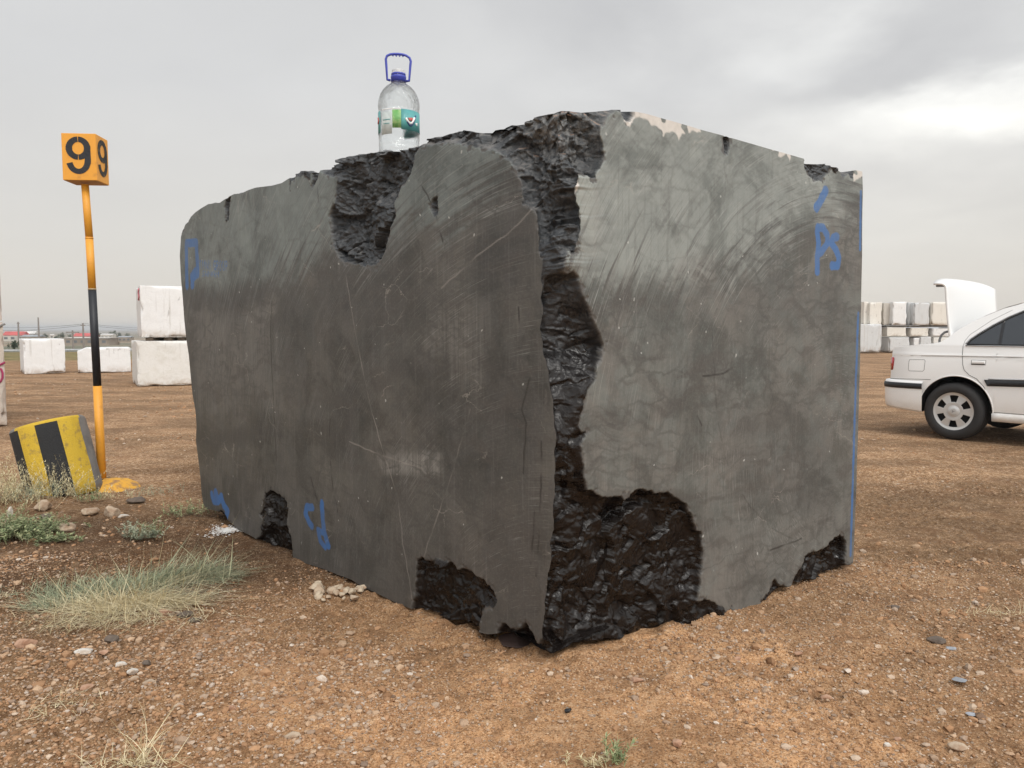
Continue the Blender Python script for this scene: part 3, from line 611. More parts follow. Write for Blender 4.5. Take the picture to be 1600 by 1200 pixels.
# ================================================================== MATERIALS OF THE SMALLER THINGS
def simple(name, col, rough=.6, bumps=None, var=.12, scale=8.0, metal=0.0, spec=.5, col2=None, lo=.4, hi=.65, **kw):
    m, N = newmat(name); p = N.obj(); nz = N.noise(p, scale, 5, .6)
    c2 = col2 or tuple(v * (1 - var * 2.2) for v in col)
    c = N.mix(N.ss(nz, lo, hi), col, c2)
    nm = N.bump(N.noise(p, bumps[0], 5, .65), bumps[1], bumps[2]) if bumps else None
    finish(N, c, rough, nm, metal, spec, **kw); return m
def marble(name, base, vein, bandcol, rough=.65):
    m, N = newmat(name); p = N.vadd(N.obj(), N.n('ShaderNodeCombineXYZ', {0: N.mul(N.rnd(), 31), 1: N.mul(N.rnd(), 17), 2: 0.0}).outputs[0])
    v = N.noise(p, 1.6, 6, .6, 1.6); v2 = N.noise(p, 5, 6, .65, .6); gr = N.noise(p, 22, 4, .6)
    c = N.mix(N.ss(N.m('ABSOLUTE', N.sub(v, .5)), .02, 0, 0, .30), base, vein)
    c = N.mix(N.ss(v2, .45, .7, 0, .5), c, bandcol); c = N.mix(N.ss(gr, .55, .75, 0, .35), c, vein)
    zp = N.n('ShaderNodeSeparateXYZ', {0: N.obj()}).outputs[2]
    c = N.mix(N.ss(N.noise(N.vmul(p, (1, 1, .45)), 5.5, 3, .5, .6), .64, .70, 0, .5), c, (.26, .24, .22)); c = N.mix(N.ss(N.noise(N.vmul(p, (14, 14, .8)), 1.0, 3), .60, .72, 0, .35), c, (.40, .37, .33))
    c = N.mix(N.mul(N.ss(zp, .22, .0), N.ss(v2, .38, .62, 0, .55)), c, (.42, .33, .25))
    finish(N, c, rough, N.bump(N.add(v2, N.mul(gr, .5)), .35, .02), spec=.35); return m
m_white = marble('white_marble', (.74, .74, .735), (.62, .62, .62), (.68, .675, .66))
m_cream = marble('cream_marble', (.70, .67, .61), (.58, .55, .49), (.64, .61, .55))
m_speck = marble('speckled_marble', (.70, .69, .66), (.52, .50, .45), (.57, .55, .49))
m_grey = marble('grey_marble', (.58, .59, .59), (.46, .47, .48), (.52, .53, .53))
m_trav = marble('travertine', (.52, .46, .40), (.30, .23, .20), (.40, .34, .29))
m_shade_side = marble('shaded_side_marble', (.52, .49, .44), (.44, .41, .37), (.47, .44, .40))  # darker marble colour standing for a block side in shade
m_wood = simple('weathered_wood', (.09, .065, .045), .85, (30, .5, .01))
m_yel = simple('orange_yellow_paint', (.76, .34, .035), .5, (60, .2, .003), .06, 14, col2=(.56, .24, .035), lo=.5, hi=.8)
m_yel2 = simple('chipped_yellow_paint', (.60, .40, .035), .85, (90, .9, .007), .2, 22, col2=(.34, .23, .06), lo=.50, hi=.72)
m_blk = simple('black_paint', (.014, .015, .020), .5, (60, .15, .003))
m_blk2 = simple('rough_black_paint', (.018, .018, .019), .8, (90, .8, .006), col2=(.06, .055, .05), lo=.6, hi=.8)
m_conc = simple('concrete', (.20, .19, .18), .9, (50, .6, .006))
m_red = simple('red_paint', (.30, .018, .03), .7); m_pink = simple('pink_spray', (.34, .03, .10), .8)

# ================================================================== QUARRY BLOCKS IN THE YARD
def quarry_block(name, label, size, loc, rz, mat, rough=.03, seed=1, taper=0.0, group=None, round_end=0.0, res=26, cat='stone block', tilt=(0, 0)):
    """a sawn block with broken rims: six gridded faces, displaced in its own space"""
    sx, sy, sz = size; V = []; Fc = []; off = 0
    for ax in range(3):
        for sgn in (0, 1):
            g = sm(np.linspace(0, 1, res)) * .6 + np.linspace(0, 1, res) * .4; g = sm(g); a, b = np.meshgrid(g, g, indexing='ij'); P_ = np.zeros((res * res, 3))
            o = [i for i in range(3) if i != ax]; P_[:, ax] = sgn; P_[:, o[0]] = a.ravel(); P_[:, o[1]] = b.ravel()
            fq = grid_faces(res, res, off); V.append(P_); off += len(P_)
            Fc.append(fq if (sgn == 1) == (ax != 1) else fq[:, ::-1])
    V = np.concatenate(V); U = V * 2 - 1
    W_ = (V - (.5, .5, 0)) * (sx, sy, sz)
    ed = 1 - np.sort(np.abs(U), 1)[:, 1]                       # 0 on the rims
    nn = fbm(W_ * 2.6 + seed * 7.7, 3); n2 = fbm(W_ * 9 + seed * 3.1, 3)
    chipm = np.clip(np.exp(-ed / .035) * (np.clip(nn, 0, 1) * 1.5 + .06), 0, 1) * (1 + 2.0 * (V[:, 2] < .12))
    W2 = W_ - np.sign(U) * (np.abs(U) > .8) * rough * (chipm * (1 + n2))[:, None] * np.minimum(1, sz) * 2.0
    W2 += .006 * n2[:, None] * np.sign(U) * (np.abs(U) > .97)
    W2[:, 0] *= 1 - taper * (V[:, 2])
    if round_end: k = sm((-U[:, 0] - .6) / .4) * round_end; W2[:, 2] -= k * np.clip(V[:, 2] - .5, 0, 1) * sz * .5; W2[:, 1] *= (1 - k * .25)
    o = mesh_np(name, W2, np.concatenate(Fc), mat); o.location = loc; o.rotation_euler = (*tilt, rz)
    return tag(o, label, cat, group)
def stroke(name, pts, wid, mat, parent, thick=.002):
    """painted stroke on a flat face: a thin ribbon with rounded joints. pts: 3D"""
    bm = bmesh.new(); tube(bm, pts, wid, 8); o = bm_obj(name, bm, mat, parent, True); return o

def spacer(o, w, y0, h, n=3, mat=m_wood):
    pass

# left side: two stacked blocks, two single ones
g = 'white marble blocks on the left side of the yard'
def face_block(name, label, pxl, pxr, ybase, ytop, depth_m, rz, mat, seed, z0=0.0, Yd=None, **kw):
    A = on(pxl, ybase) if Yd is None else atY(pxl, ybase, Yd); Yq = A[1]; A = np.array(A)
    B = hitp(pxr, ybase, A, np.array([-math.sin(rz), math.cos(rz), 0])); L = math.hypot(B[0] - A[0], B[1] - A[1]); hgt = (ybase - ytop) / F * Yq * 1.0
    cx = A[0] + math.cos(rz) * L / 2 - math.sin(rz) * depth_m / 2; cy = A[1] + math.sin(rz) * L / 2 + math.cos(rz) * depth_m / 2
    zb = A[2] if z0 is None else z0
    return quarry_block(name, label, (L, depth_m, hgt), (cx, cy, zb), rz, mat, seed=seed, group=kw.pop('group', g), **kw), A, L, hgt
b_, A_, L_, h_ = face_block('marble_block', 'wide mottled white marble block on the ground under another block, left of the dark block', 215, 330, 604, 533, 1.5, .52, m_speck, 3, z0=None)
z_low = h_
b2_, A2, L2, h2 = face_block('marble_block', 'smooth white marble block with pink paint resting on wood spacers above the mottled block', 221, 326, 528, 447, 1.25, .51, m_white, 4, Yd=A_[1] + .12, z0=z_low + .075)
for i, xx in enumerate((233, 262, 283)):
    q = atY(xx, 530, A_[1] + .15 + .55 * (xx - 221) / F * A_[1]); bm = bmesh.new(); box(bm, (-.07, -.02, 0), (.07, .6, .075)); o = bm_obj('wood_spacer', bm, m_wood, None, bevel=.006); o.location = (q[0], q[1], z_low - .003)
    tag(o, ['dark wooden spacer beam at the left end between the two stacked white blocks', 'middle dark wooden spacer beam between the two stacked white blocks', 'dark wooden spacer beam nearest the dark block between the two stacked white blocks'][i], 'wood beam', 'spacer beams under the upper white block')
for k, (a, b) in enumerate((((207, 452), (209, 463)), ((209, 451), (212, 455)), ((208, 458), (211, 466)))):
    pass
b3_, A3, L3, h3 = face_block('marble_block', 'square white marble block with a diagonal grey vein, farthest left in the yard', 38, 103, 585, 530, 1.6, .62, m_white, 5, z0=None)
b4_, A4, L4, h4 = face_block('marble_block', 'long low white marble block with rounded left end behind the sign pole', 122, 205, 583, 544, 1.3, .50, m_white, 6, z0=None, round_end=.5)
# slabs cut by the left edge of the frame
Yq = 9.67
q1 = atY(12, 665, Yq)
def slab(label, q, size, z0, rz, seed):
    c = Matrix.Rotation(rz, 3, 'Z') @ Vector((-size[0] / 2, size[1] / 2, 0)); return quarry_block('travertine_block', label, size, (q[0] + c.x, q[1] + c.y, z0), rz, m_trav, seed=seed)
sl = slab('brownish travertine block with purple red paint number at the left edge of the yard', q1, (1.6, 1.5, 1.30), 0, .62, 8)
q2 = atY(4, 500, Yq + .1)
sl2 = slab('tall brown travertine block stacked on the painted travertine block at left edge', q2, (1.5, 1.3, 1.68), 1.31, .64, 9)
for k, pl_ in enumerate([[(-4, 572), (2, 569), (8, 566)], [(-3, 576), (2, 577), (4, 583), (4, 590), (1, 596), (-3, 599)], [(-2, 512), (3, 508), (8, 506)]]):
    nf = np.array([math.sin(.62), -math.cos(.62), 0]); pts = [Matrix.Rotation(-.62, 3, 'Z') @ (Vector(hitp(x, y, np.array(q1) + nf * .004, nf)) - Vector(sl.location)) for x, y in pl_]
    stroke('painted_stroke', pts, .013, m_pink if k < 2 else m_conc, sl)
# pink paint on the upper block's left side
pts = [Vector((b2_.dimensions.x * -.5 + dx, -.62 + dy, zq)) for dx, dy, zq in ((-.004, .1, 1.02), (-.004, .22, .95), (-.004, .12, .86), (-.004, .24, .80))]
stroke('painted_stroke', [p + Vector((0, .0, 0)) for p in pts], .022, simple('pale_pink_spray', (.62, .22, .25), .8), b2_)

# right side: the stack of cream, grey and white blocks 40 m off
def rb(label, x0, x1, y0, y1, Y, dep, mat, seed, rz=0.0, **kw):
    a = atY(x0, y1, Y); b = atY(x1, y0, Y); L = b[0] - a[0]
    return quarry_block('marble_block', label, (L, dep, b[2] - a[2]), (a[0] + L / 2, Y + dep / 2, a[2]), rz, mat, seed=seed, group='blocks in the long stack behind the white car', res=16, **kw)
Yb = 38.5
z_rows = lambda y: (513 - y) / F * Yb + H
def stack(row, items, y0, y1):
    for i, (x0, x1, mat, lab, dy, rz) in enumerate(items):
        rb(lab, x0, x1, y0 + (i % 3) * .8, y1, Yb + dy, 1.3, mat, 20 + row * 10 + i, rz, rough=.05)
stack(0, [(1349, 1357.6, m_cream, 'narrow block added as the shaded side of the cream block, half hidden by the dark block', .2, 0), (1358, 1378.5, m_cream, 'cream marble block with broken lower corner, top row directly right of the dark block', 0, 0), (1379.5, 1393.5, m_shade_side, 'darker block added as the shaded side of the white block, top row of the far stack', .3, 0), (1394, 1417.6, m_white, 'white block with rounded bottom corners in the top row of the far stack', 0, 0),  # shaded left sides of top-row blocks are added as separate blocks
          (1418, 1427, m_grey, 'narrow block added as the shaded side of the widest block in the top row', .4, 0), (1427.5, 1453, m_grey, 'widest light grey block with broken lower edge, top row of the far stack', 0, 0), (1455, 1486, m_cream, 'cream block in the top row directly left of the raised boot lid', 0, 0), (1488, 1518, m_white, 'white block in the top row behind the raised boot lid', .1, 0), (1520, 1552, m_speck, 'speckled block in the top row, last one behind the raised boot lid', 0, 0)], 471.5, 508.2)  # first one stands in for the widest block's shaded left side
stack(1, [(1386, 1416.5, m_cream, 'low cream slab in the middle row of the far stack, nearest the dark block', .1, 0), (1423, 1451, m_cream, 'low cream slab in the middle row under the widest grey block', .1, 0), (1457, 1485, m_white, 'low white slab in the middle row left of the boot hinge', .1, 0), (1488, 1517, m_cream, 'low cream slab in the middle row hidden behind the boot lid', .1, 0), (1520, 1550, m_white, 'low white slab in the middle row farthest right behind the car', .1, 0)], 511.5, 525.5)
stack(2, [(1342.5, 1377.5, m_grey, 'big light grey block with broken foot standing on the ground right of the dark block', -.4, 0), (1388.5, 1421.5, m_grey, 'grey bottom row block seen above the car boot deck', 0, 0), (1427.5, 1437.5, m_white, 'small pale block in the bottom row beside a dark gap', .1, 0), (1438.2, 1456, m_grey, 'grey block in the bottom row near the boot hinge', 0, 0), (1458, 1486, m_speck, 'speckled block in the bottom row partly behind the boot hinge', .1, 0), (1489, 1517, m_grey, 'grey bottom row block behind the boot lid', .1, 0), (1520, 1550, m_white, 'white bottom row block farthest right behind the car', .1, 0)], 526.3, 550.5)
bpy.data.objects  # keep
for o in list(S.objects):                               # the tall grey block reaches the middle row
    if o.get('label', '').startswith('big light grey'): o.scale.z = (550.5 - 506.5) / (550.5 - 526.3)
m_dark = simple('dark_timber', (.13, .115, .10), .9)  # dark grey brown timber for the beams
for x0, x1, y in ((1385, 1418, 509.6), (1420, 1453, 509.6), (1455, 1486, 509.2)):
    a = atY(x0, y + 1.6, Yb + .12); b = atY(x1, y - .9, Yb + .12); bm = bmesh.new(); box(bm, (0, 0, 0), (b[0] - a[0], 1.1, b[2] - a[2])); o = bm_obj('timber_beam', bm, m_dark, None, bevel=.01); o.location = a
    tag(o, 'thin dark timber beam between the top and middle rows of the far stack', 'wood beam', 'timber beams in the far stack')

# ================================================================== NUMBERED SIGN POLE
base = on(160, 759); Yp = base[1]
sp_ = thing('sign_pole', 'tall yellow and black pole carrying an orange box marked 9, beside striped concrete drum', 'sign', base)
def loc(px, py): return Vector(atY(px, py, Yp) - base)
Tp = loc(133, 293); k1 = loc(139.5, 372); k2 = loc(144, 452); k3 = loc(152.2, 603); k4 = Vector((0, 0, -.05))
for pts, r, m, nm in (([Tp + Vector((0, 0, .02)), k1], .0265, m_yel, 'upper_pole'), ([k1, k2], .0275, m_yel, 'upper_pole'), ([k2, k3], .0285, m_blk, 'black_band'), ([k3, k4], .0315, m_yel, 'lower_pole')):
    bm = bmesh.new(); tube(bm, pts, r, 20); bm_obj(nm, bm, m, sp_, True)
m_weld = simple('bare_steel', (.42, .33, .2), .5, metal=.3)
for kk, r in ((k1, .0285), (k2, .0292)):
    bm = bmesh.new(); tube(bm, [kk - Vector((0, 0, .006)), kk + Vector((0, 0, .006))], r, 20); bm_obj('pole_joint', bm, m_weld if kk is k2 else m_yel, sp_, True)
bl_ = loc(97.5, 285); br_ = loc(148, 288); tl_ = loc(97.5, 213)
wb = (br_ - bl_).length; hb_ = tl_.z - bl_.z
bx = bpy.data.objects.new('number_box', None); COL.objects.link(bx); bx.parent = sp_; bx.location = (bl_.x + .062, bl_.y - wb / 2 + .02, bl_.z); bx.rotation_euler = (0, 0, math.radians(5.0))
bm = bmesh.new(); box(bm, (0, 0, 0), (wb, wb * .86, hb_)); ob = bm_obj('box_shell', bm, m_yel, sp_, bevel=.003)
ob.location = bx.location; ob.rotation_euler = bx.rotation_euler
bpy.data.objects.remove(bx)
m_inside = simple('dull_orange_paint', (.50, .26, .07), .6, (40, .3, .004))  # box underside, a duller orange than the shell
bm = bmesh.new(); box(bm, (.006, .006, -.003), (wb - .006, wb * .86 - .006, -.0005)); bm_obj('box_bottom', bm, m_inside, ob)
def nine(w, h):
    """stencilled figure 9 as flat polygons in a w x h cell, centre 0,0"""
    quads = []
    def band(c, rx, ry, t, a0, a1, n=26, t2=None):
        for i in range(n):
            p = []
            for a, s_ in ((a0 + (a1 - a0) * i / n, 1), (a0 + (a1 - a0) * (i + 1) / n, 1), (a0 + (a1 - a0) * (i + 1) / n, 0), (a0 + (a1 - a0) * i / n, 0)):
                a = math.radians(a); k = 1 - (0 if s_ else t); k2 = 1 - (0 if s_ else (t2 or t)); p.append((c[0] + rx * k * math.cos(a), c[1] + ry * k2 * math.sin(a)))
            quads.append(p)
    band((0, .19 * h), .5 * w, .31 * h, .52, 92, 268, t2=.46); band((0, .19 * h), .5 * w, .31 * h, .52, -88, 88, t2=.46)
    band((0, -.13 * h), .5 * w, .37 * h, .50, -180 + 14, 0, t2=.38)
    quads.append([(.25 * w, -.13 * h), (.5 * w, -.13 * h), (.5 * w, .2 * h), (.25 * w, .2 * h)])
    return quads
for nm, face_, cx in (('digit_nine', 0, .48), ('digit_nine', 1, .5)):
    bm = bmesh.new(); qs = nine(wb * (.72 if face_ == 0 else .66), hb_ * .80)
    for k, q in enumerate(qs):
        e = .0015 + .0003 * (k % 3); vs = []
        for (u, v) in q:
            u = u + .0012 * math.sin(v * 400 + k); v = v + hb_ * .53
            vs.append(bm.verts.new((wb * cx + u, -e, v) if face_ == 0 else (wb + e, wb * .43 + u, v)))
        bm.faces.new(vs)
    o = bm_obj(nm, bm, m_blk if face_ == 0 else simple('faded_black_paint', (.03, .03, .028), .7, col2=(.16, .10, .04), scale=30, lo=.55, hi=.7), ob)
    sd_ = o.modifiers.new('s', 'SOLIDIFY'); sd_.thickness = .001; sd_.offset = 0
# foot: a half buried round concrete cap
bm = bmesh.new(); lathe(bm, [(.28, -.08), (.278, .0), (.24, .055), (.17, .095), (.08, .115), (.001, .12)], 40)
for v in bm.verts: v.co.z += .006 * math.sin(v.co.x * 30) * math.cos(v.co.y * 24)
ft = bm_obj('foot_cap', bm, [simple('foot_yellow', (.70, .36, .04), .8, (60, .7, .006), .2, 16, col2=(.32, .18, .08), lo=.42, hi=.62), m_blk2], sp_, True)
for p in ft.data.polygons:
    a = math.degrees(math.atan2(p.center.y, p.center.x)); p.material_index = 1 if (-112 < a < -84 or 60 < a < 100 or 150 < a < 175) else 0
ft.location = (.03, -.02, -.058)

# ================================================================== STRIPED DRUM
db = on(97, 774)
dr = thing('concrete_drum', 'overturned concrete drum with vertical yellow and black stripes, leaning left of the sign pole', 'bollard', db + np.array([-.115, .24, -.02]))
MM = Vector((0, 0, 1)).rotation_difference(Vector((-.28, .10, 1))).to_matrix().to_4x4()
bm = bmesh.new(); R_ = .250; h0 = .52
lathe(bm, [(.001, -.06), (R_ * .98, -.06), (R_, .0), (R_, h0 * .25), (R_ * 1.003, h0 * .5), (R_, h0 * .75), (R_, h0 - .022), (R_ * .985, h0 - .008), (R_ * .955, h0), (.09, h0 + .004), (.001, h0 + .004)], 96)
for v in bm.verts:
    n_ = float(fbm(np.array([[v.co.x * 14, v.co.y * 14, v.co.z * 14]]), 2)[0]); v.co += Vector((v.co.x, v.co.y, 0)).normalized() * .0035 * n_ if v.co.xy.length > .01 else Vector()
def sector(bm_faces):
    pass
ob = bm_obj('drum_body', bm, [m_yel2, m_blk2, m_conc], dr, True)
for p in ob.data.polygons:
    a = math.degrees(math.atan2(p.center.x, -p.center.y)) + (0 - 0); r = math.hypot(p.center.x, p.center.y)
    a -= 29
    if p.center.z > h0 - .003 and r < R_ * .93: i = 2
    elif p.center.z > h0 - .026: i = 0 if abs(a) < 56 else 2
    elif -17 < a < 17: i = 1
    elif 17 <= a < 52 or -49 < a <= -17: i = 0
    elif 52 <= a: i = 2
    elif a <= -49: i = 1 if a > -82 else 2
    p.material_index = i
ob.matrix_local = MM

# ================================================================== BOTTLE
bb = atY(624, 251, 3.56); bb[2] = 1.965
bt = thing('water_bottle', 'big clear plastic water bottle with blue carry handle standing on the dark block', 'bottle', bb)
sc_ = 63 / F * 3.56 / 2
m_pet, N = newmat('clear_plastic'); p = N.obj()
cr = N.noise(N.vmul(p, (1, 1, .6)), 34, 4, .6, 1.4)
finish(N, (.97, .985, .985), .03, N.bump(N.mul(cr, N.ss(N.n('ShaderNodeSeparateXYZ', {0: p}).outputs[2], .18, .25, .25, 1.0)), .8, .012), spec=.5, Transmission_Weight=1.0, IOR=1.30)
prof = [(.30, .006), (.80, .0), (.93, .02), (.97, .06), (.97, .11), (.93, .13), (.975, .155), (.975, .19), (.94, .21), (.98, .24), (.98, .33), (.945, .35), (.98, .37), (.98, .47), (.95, .49), (.985, .52), (.985, 1.18), (.955, 1.20), (.99, 1.225), (1.0, 1.27), (.995, 1.36), (.96, 1.46), (.89, 1.56), (.77, 1.66), (.61, 1.745), (.42, 1.81), (.33, 1.84), (.315, 1.88)]
prof = [(r * sc_, z_ * sc_ * 2.06) for r, z_ in prof]
Hs = prof[-1][1]
bm = bmesh.new(); inner = [(max(r - .0012, .001), z_ + (.0012 if i < 2 else 0)) for i, (r, z_) in enumerate(prof)]
lathe(bm, [(.001, prof[0][1])] + prof + inner[::-1] + [(.001, prof[0][1] + .0015)], 72)
for v in bm.verts:
    r = v.co.xy.length
    if r > .02 and v.co.z > .2:
        a = math.atan2(v.co.y, v.co.x); k = sm((v.co.z - .215) / .05) * sm((Hs - .03 - v.co.z) / .04)
        f_ = 1 + .016 * k * (abs(math.sin(4 * a + v.co.z * 30)) - .5) ; v.co.x *= f_; v.co.y *= f_
bm_obj('bottle_body', bm, m_pet, bt, True)
# neck ring, cap, handle
m_blue = simple('blue_plastic', (.05, .07, .42), .35, var=.05); m_cap = simple('milky_plastic', (.66, .68, .68), .35, var=.03, Alpha=1.0)
m_capt, N = newmat('frosted_cap'); finish(N, (.93, .94, .94), .3, Transmission_Weight=.55, IOR=1.4)
rn_ = .335 * sc_
bm = bmesh.new(); lathe(bm, [(rn_ * .9, Hs - .004), (rn_ * 1.1, Hs - .002), (rn_ * 1.08, Hs + .012), (rn_ * 1.12, Hs + .014), (rn_ * 1.1, Hs + .022), (rn_ * .9, Hs + .024)], 40); bm_obj('neck_ring', bm, m_blue, bt, True)
bm = bmesh.new(); lathe(bm, [(rn_ * .98, Hs + .024), (rn_ * 1.0, Hs + .027), (rn_ * 1.0, Hs + .030)], 40); lathe(bm, [(rn_ * .9, Hs + .022), (rn_ * .96, Hs + .030), (rn_ * .96, Hs + .046), (rn_ * .88, Hs + .049), (.001, Hs + .049)], 40)
for v in bm.verts:
    pass
bm_obj('cap', bm, m_capt, bt, True)
bm = bmesh.new(); lathe(bm, [(rn_ * .9, Hs + .0245), (rn_ * 1.04, Hs + .025), (rn_ * 1.04, Hs + .033), (rn_ * .95, Hs + .034)], 40); bm_obj('cap_band', bm, m_blue, bt, True)
u_ = sc_ / 31.5
hp_ = [(-12, -1), (-17, 0), (-18.2, 22), (-18.8, 30), (-17, 35), (-12, 37.5), (-7, 38.4), (0, 38.8), (7, 38.4), (12, 37.2), (17, 34), (18.8, 29), (18, 22), (16, 0), (11, -1)]
bm = bmesh.new(); tube(bm, [(x * u_ * 1.0, 0, Hs + .006 + y * u_) for x, y in hp_], [1.5 * u_ * 1.25] * len(hp_), 10)
for x in (-8, -3, 2, 7): tube(bm, [(x * u_ - .004, 0, Hs + .006 + 36.8 * u_), (x * u_, 0, Hs + .004 + 36 * u_), (x * u_ + .004, 0, Hs + .006 + 36.8 * u_)], [.002, .0032, .002], 8)
hd = bm_obj('handle', bm, m_blue, bt, True); hd.rotation_euler = (0, 0, math.radians(10))
# label: a wrapped film in panels
m_teal = simple('teal_print', (.10, .36, .36), .4, scale=30); m_grn = simple('green_print', (.12, .34, .09), .4, scale=60, col2=(.30, .48, .20)); m_film = simple('pale_film', (.62, .68, .66), .4, var=.1, scale=50, Alpha=.75)
m_redp = simple('red_print', (.55, .12, .10), .4); m_whp = simple('white_print', (.85, .85, .84), .4); m_nvy = simple('navy_print', (.03, .06, .16), .4)
rl = .987 * sc_ + .0008; Z0, Z1 = .66 * sc_ * 2.06, 1.13 * sc_ * 2.06
def wrap(name, a0, a1, z0, z1, mat, parent, dr_=0.0, n=14):
    bm = bmesh.new(); rows = []
    for i in range(n + 1):
        a = math.radians(-90 + a0 + (a1 - a0) * i / n); r = rl + dr_
        rows.append([bm.verts.new((r * math.cos(a), r * math.sin(a), z_)) for z_ in (z0, z1)])
    for A_, B_ in zip(rows[:-1], rows[1:]): bm.faces.new((A_[0], B_[0], B_[1], A_[1]))
    o = bm_obj(name, bm, mat, parent, True); s_ = o.modifiers.new('s', 'SOLIDIFY'); s_.thickness = .0004; s_.offset = 1; return o
hz_ = Z1 - Z0
lab = wrap('label', 14, 175, Z0 + hz_ * .02, Z1, m_teal, bt)
wrap('label_panel', -10, 14, Z0 + hz_ * .08, Z1 - hz_ * .05, m_grn, lab, .0002); wrap('label_panel', -46, -11, Z0 - hz_ * .20, Z1 - hz_ * .12, m_film, lab, .0002); wrap('label_panel', -110, -54, Z0 - hz_ * .05, Z1, m_teal, lab, .0002)
wrap('label_band', -46, 14, Z1 + hz_ * -.02, Z1 + hz_ * .03, m_whp, lab, .0003); wrap('label_text', -40, -16, Z0 + hz_ * .48, Z0 + hz_ * .52, m_teal, lab, .0009); wrap('label_text', -38, -18, Z0 + hz_ * .30, Z0 + hz_ * .33, m_teal, lab, .0009)
def emblem(pl_, mat, wid, dr_):
    bm = bmesh.new(); pts = []
    for a, zf in pl_:
        a = math.radians(-90 + a); r = rl + dr_; pts.append((r * math.cos(a), r * math.sin(a), Z0 + hz_ * zf))
    tube(bm, pts, wid, 6); return bm_obj('emblem', bm, mat, lab, True)
emblem([(30, .52), (33, .36), (38, .24), (44, .24), (50, .36), (56, .60), (60, .78)], m_nvy, .0042, .0002)
emblem([(27, .58), (31, .46), (38, .34), (44, .36), (50, .50), (55, .66)], m_whp, .0050, .0012)
emblem([(35, .60), (38, .46), (41, .60)], m_redp, .0036, .003); emblem([(42, .62), (43, .48), (47, .60)], m_redp, .0036, .003); emblem([(60, .40), (66, .44), (64, .30), (60, .40)], m_whp, .0030, .001)
emblem([(-66, .70), (-63, .55), (-68, .42)], m_redp, .0050, .001)

# ================================================================== CAR
CAZ = math.radians(-50)
P0 = on(1486, 687)
car = thing('parked_car', 'white four door saloon car with its boot lid raised, cut by the right edge', 'car', P0, CAZ)
dv = np.array([math.cos(CAZ), math.sin(CAZ), 0]); nv = np.array([-math.sin(CAZ), math.cos(CAZ), 0])
def cp_(px, py):                                       # pixel -> (along, up) on the near flank
    q = hitp(px - 4, py, P0, nv) - P0; return float(q @ dv), float(q[2])
m_car, N = newmat('white_car_paint')
p = N.obj(); dz = N.n('ShaderNodeSeparateXYZ', {0: p}).outputs[2]
dn = N.noise(p, 3.5, 5, .6); dirtc = N.mix(N.mul(N.ss(dz, .55, .2), N.ss(dn, .3, .7, .1, .7)), (.82, .82, .81), (.58, .51, .43))
finish(N, dirtc, .28, spec=.5, Coat_Weight=.5, Coat_Roughness=.08)
m_glass, N = newmat('tinted_glass'); finish(N, (.022, .028, .036), .06, spec=.6, Coat_Weight=.3)
m_trim = simple('black_rubber_trim', (.016, .017, .020), .5, var=.05); m_seam = simple('panel_gap', (.10, .10, .10), .8, var=0.02)
m_tyre = simple('tyre_rubber', (.022, .021, .021), .78, (40, .4, .004), col2=(.055, .042, .033), scale=9, lo=.55, hi=.85)
m_alloy = simple('silver_wheel_paint', (.60, .60, .59), .35, metal=.35, var=.03); m_darkm = simple('dark_recess', (.012, .012, .013), .8)
m_chrome = simple('bright_trim', (.55, .56, .57), .25, metal=.8, var=.02); m_lamp = simple('red_lamp_lens', (.42, .02, .025), .2, var=.1, Coat_Weight=.6); m_steel = simple('grey_steel', (.22, .225, .23), .5, metal=.4)
CW = 1.70
TOP = np.array([(-.745, .93), (-.735, .985), (-.70, 1.0), (-.238, 1.05), (-.17, 1.07), (-.12, 1.105), (-.014, 1.206), (.10, 1.285), (.202, 1.342), (.381, 1.427), (.612, 1.495), (.85, 1.53), (1.25, 1.54), (1.65, 1.52), (1.95, 1.45), (2.25, 1.27), (2.55, 1.08), (2.7, 1.05), (3.3, .98), (3.5, .90), (3.56, .78)])
def ztop(X): return np.interp(X, TOP[:, 0], TOP[:, 1])
XC, ZC, RA = .02, .33, .375; XF = 2.68
def zbot(X):
    b = np.full_like(X, .255); b = np.where(X < -.33, .30, b)
    for c in (XC, XF): m = np.abs(X - c) < RA; b = np.where(m, np.maximum(b, ZC + np.sqrt(np.clip(RA ** 2 - (X - c) ** 2, 0, None))), b)
    return b
def yside(X, z):
    X = np.asarray(X, float); z = np.asarray(z, float)
    y = .025 * np.clip((.5 - z) / .25, 0, 1) ** 2 + .05 * np.clip((z - .6) / .42, 0, 1) ** 2 + .42 * np.clip(z - 1.03, 0, None)
    y = y + .16 * np.clip((-.40 - X) / .35, 0, 1) ** 2.4 + .35 * np.clip((X - 2.9) / .66, 0, 1) ** 2.2
    return y - .006 * np.exp(-((z - .925) / .012) ** 2)
xs = np.unique(np.concatenate([np.linspace(-.745, 3.56, 190)] + [c + RA * np.cos(np.linspace(0, math.pi, 60)) for c in (XC, XF)] + [TOP[:, 0]]))
nv_ = 44; tt = np.linspace(0, 1, nv_); zb = zbot(xs); zt_ = ztop(xs)
ZZ = zb[:, None] + (zt_ - zb)[:, None] * tt[None, :]; XX = np.repeat(xs[:, None], nv_, 1); YY = yside(XX, ZZ)
near_ = np.stack([XX, YY, ZZ], 2); far_ = np.stack([XX, CW - YY, ZZ], 2)
kc = 17; tc = np.linspace(0, 1, kc); yt = YY[:, -1]
roof = np.stack([np.repeat(xs[:, None], kc, 1), yt[:, None] + (CW - 2 * yt)[:, None] * tc[None], zt_[:, None] + (.05 * (1 - (2 * tc - 1) ** 2))[None] * np.where(xs > -.15, 1, .4)[:, None]], 2)
rear = near_[0][:, None, :] * (1 - tc)[None, :, None] + far_[0][:, None, :] * tc[None, :, None]; rear[:, :, 0] -= (.05 * (1 - (2 * tc - 1) ** 2))[None]
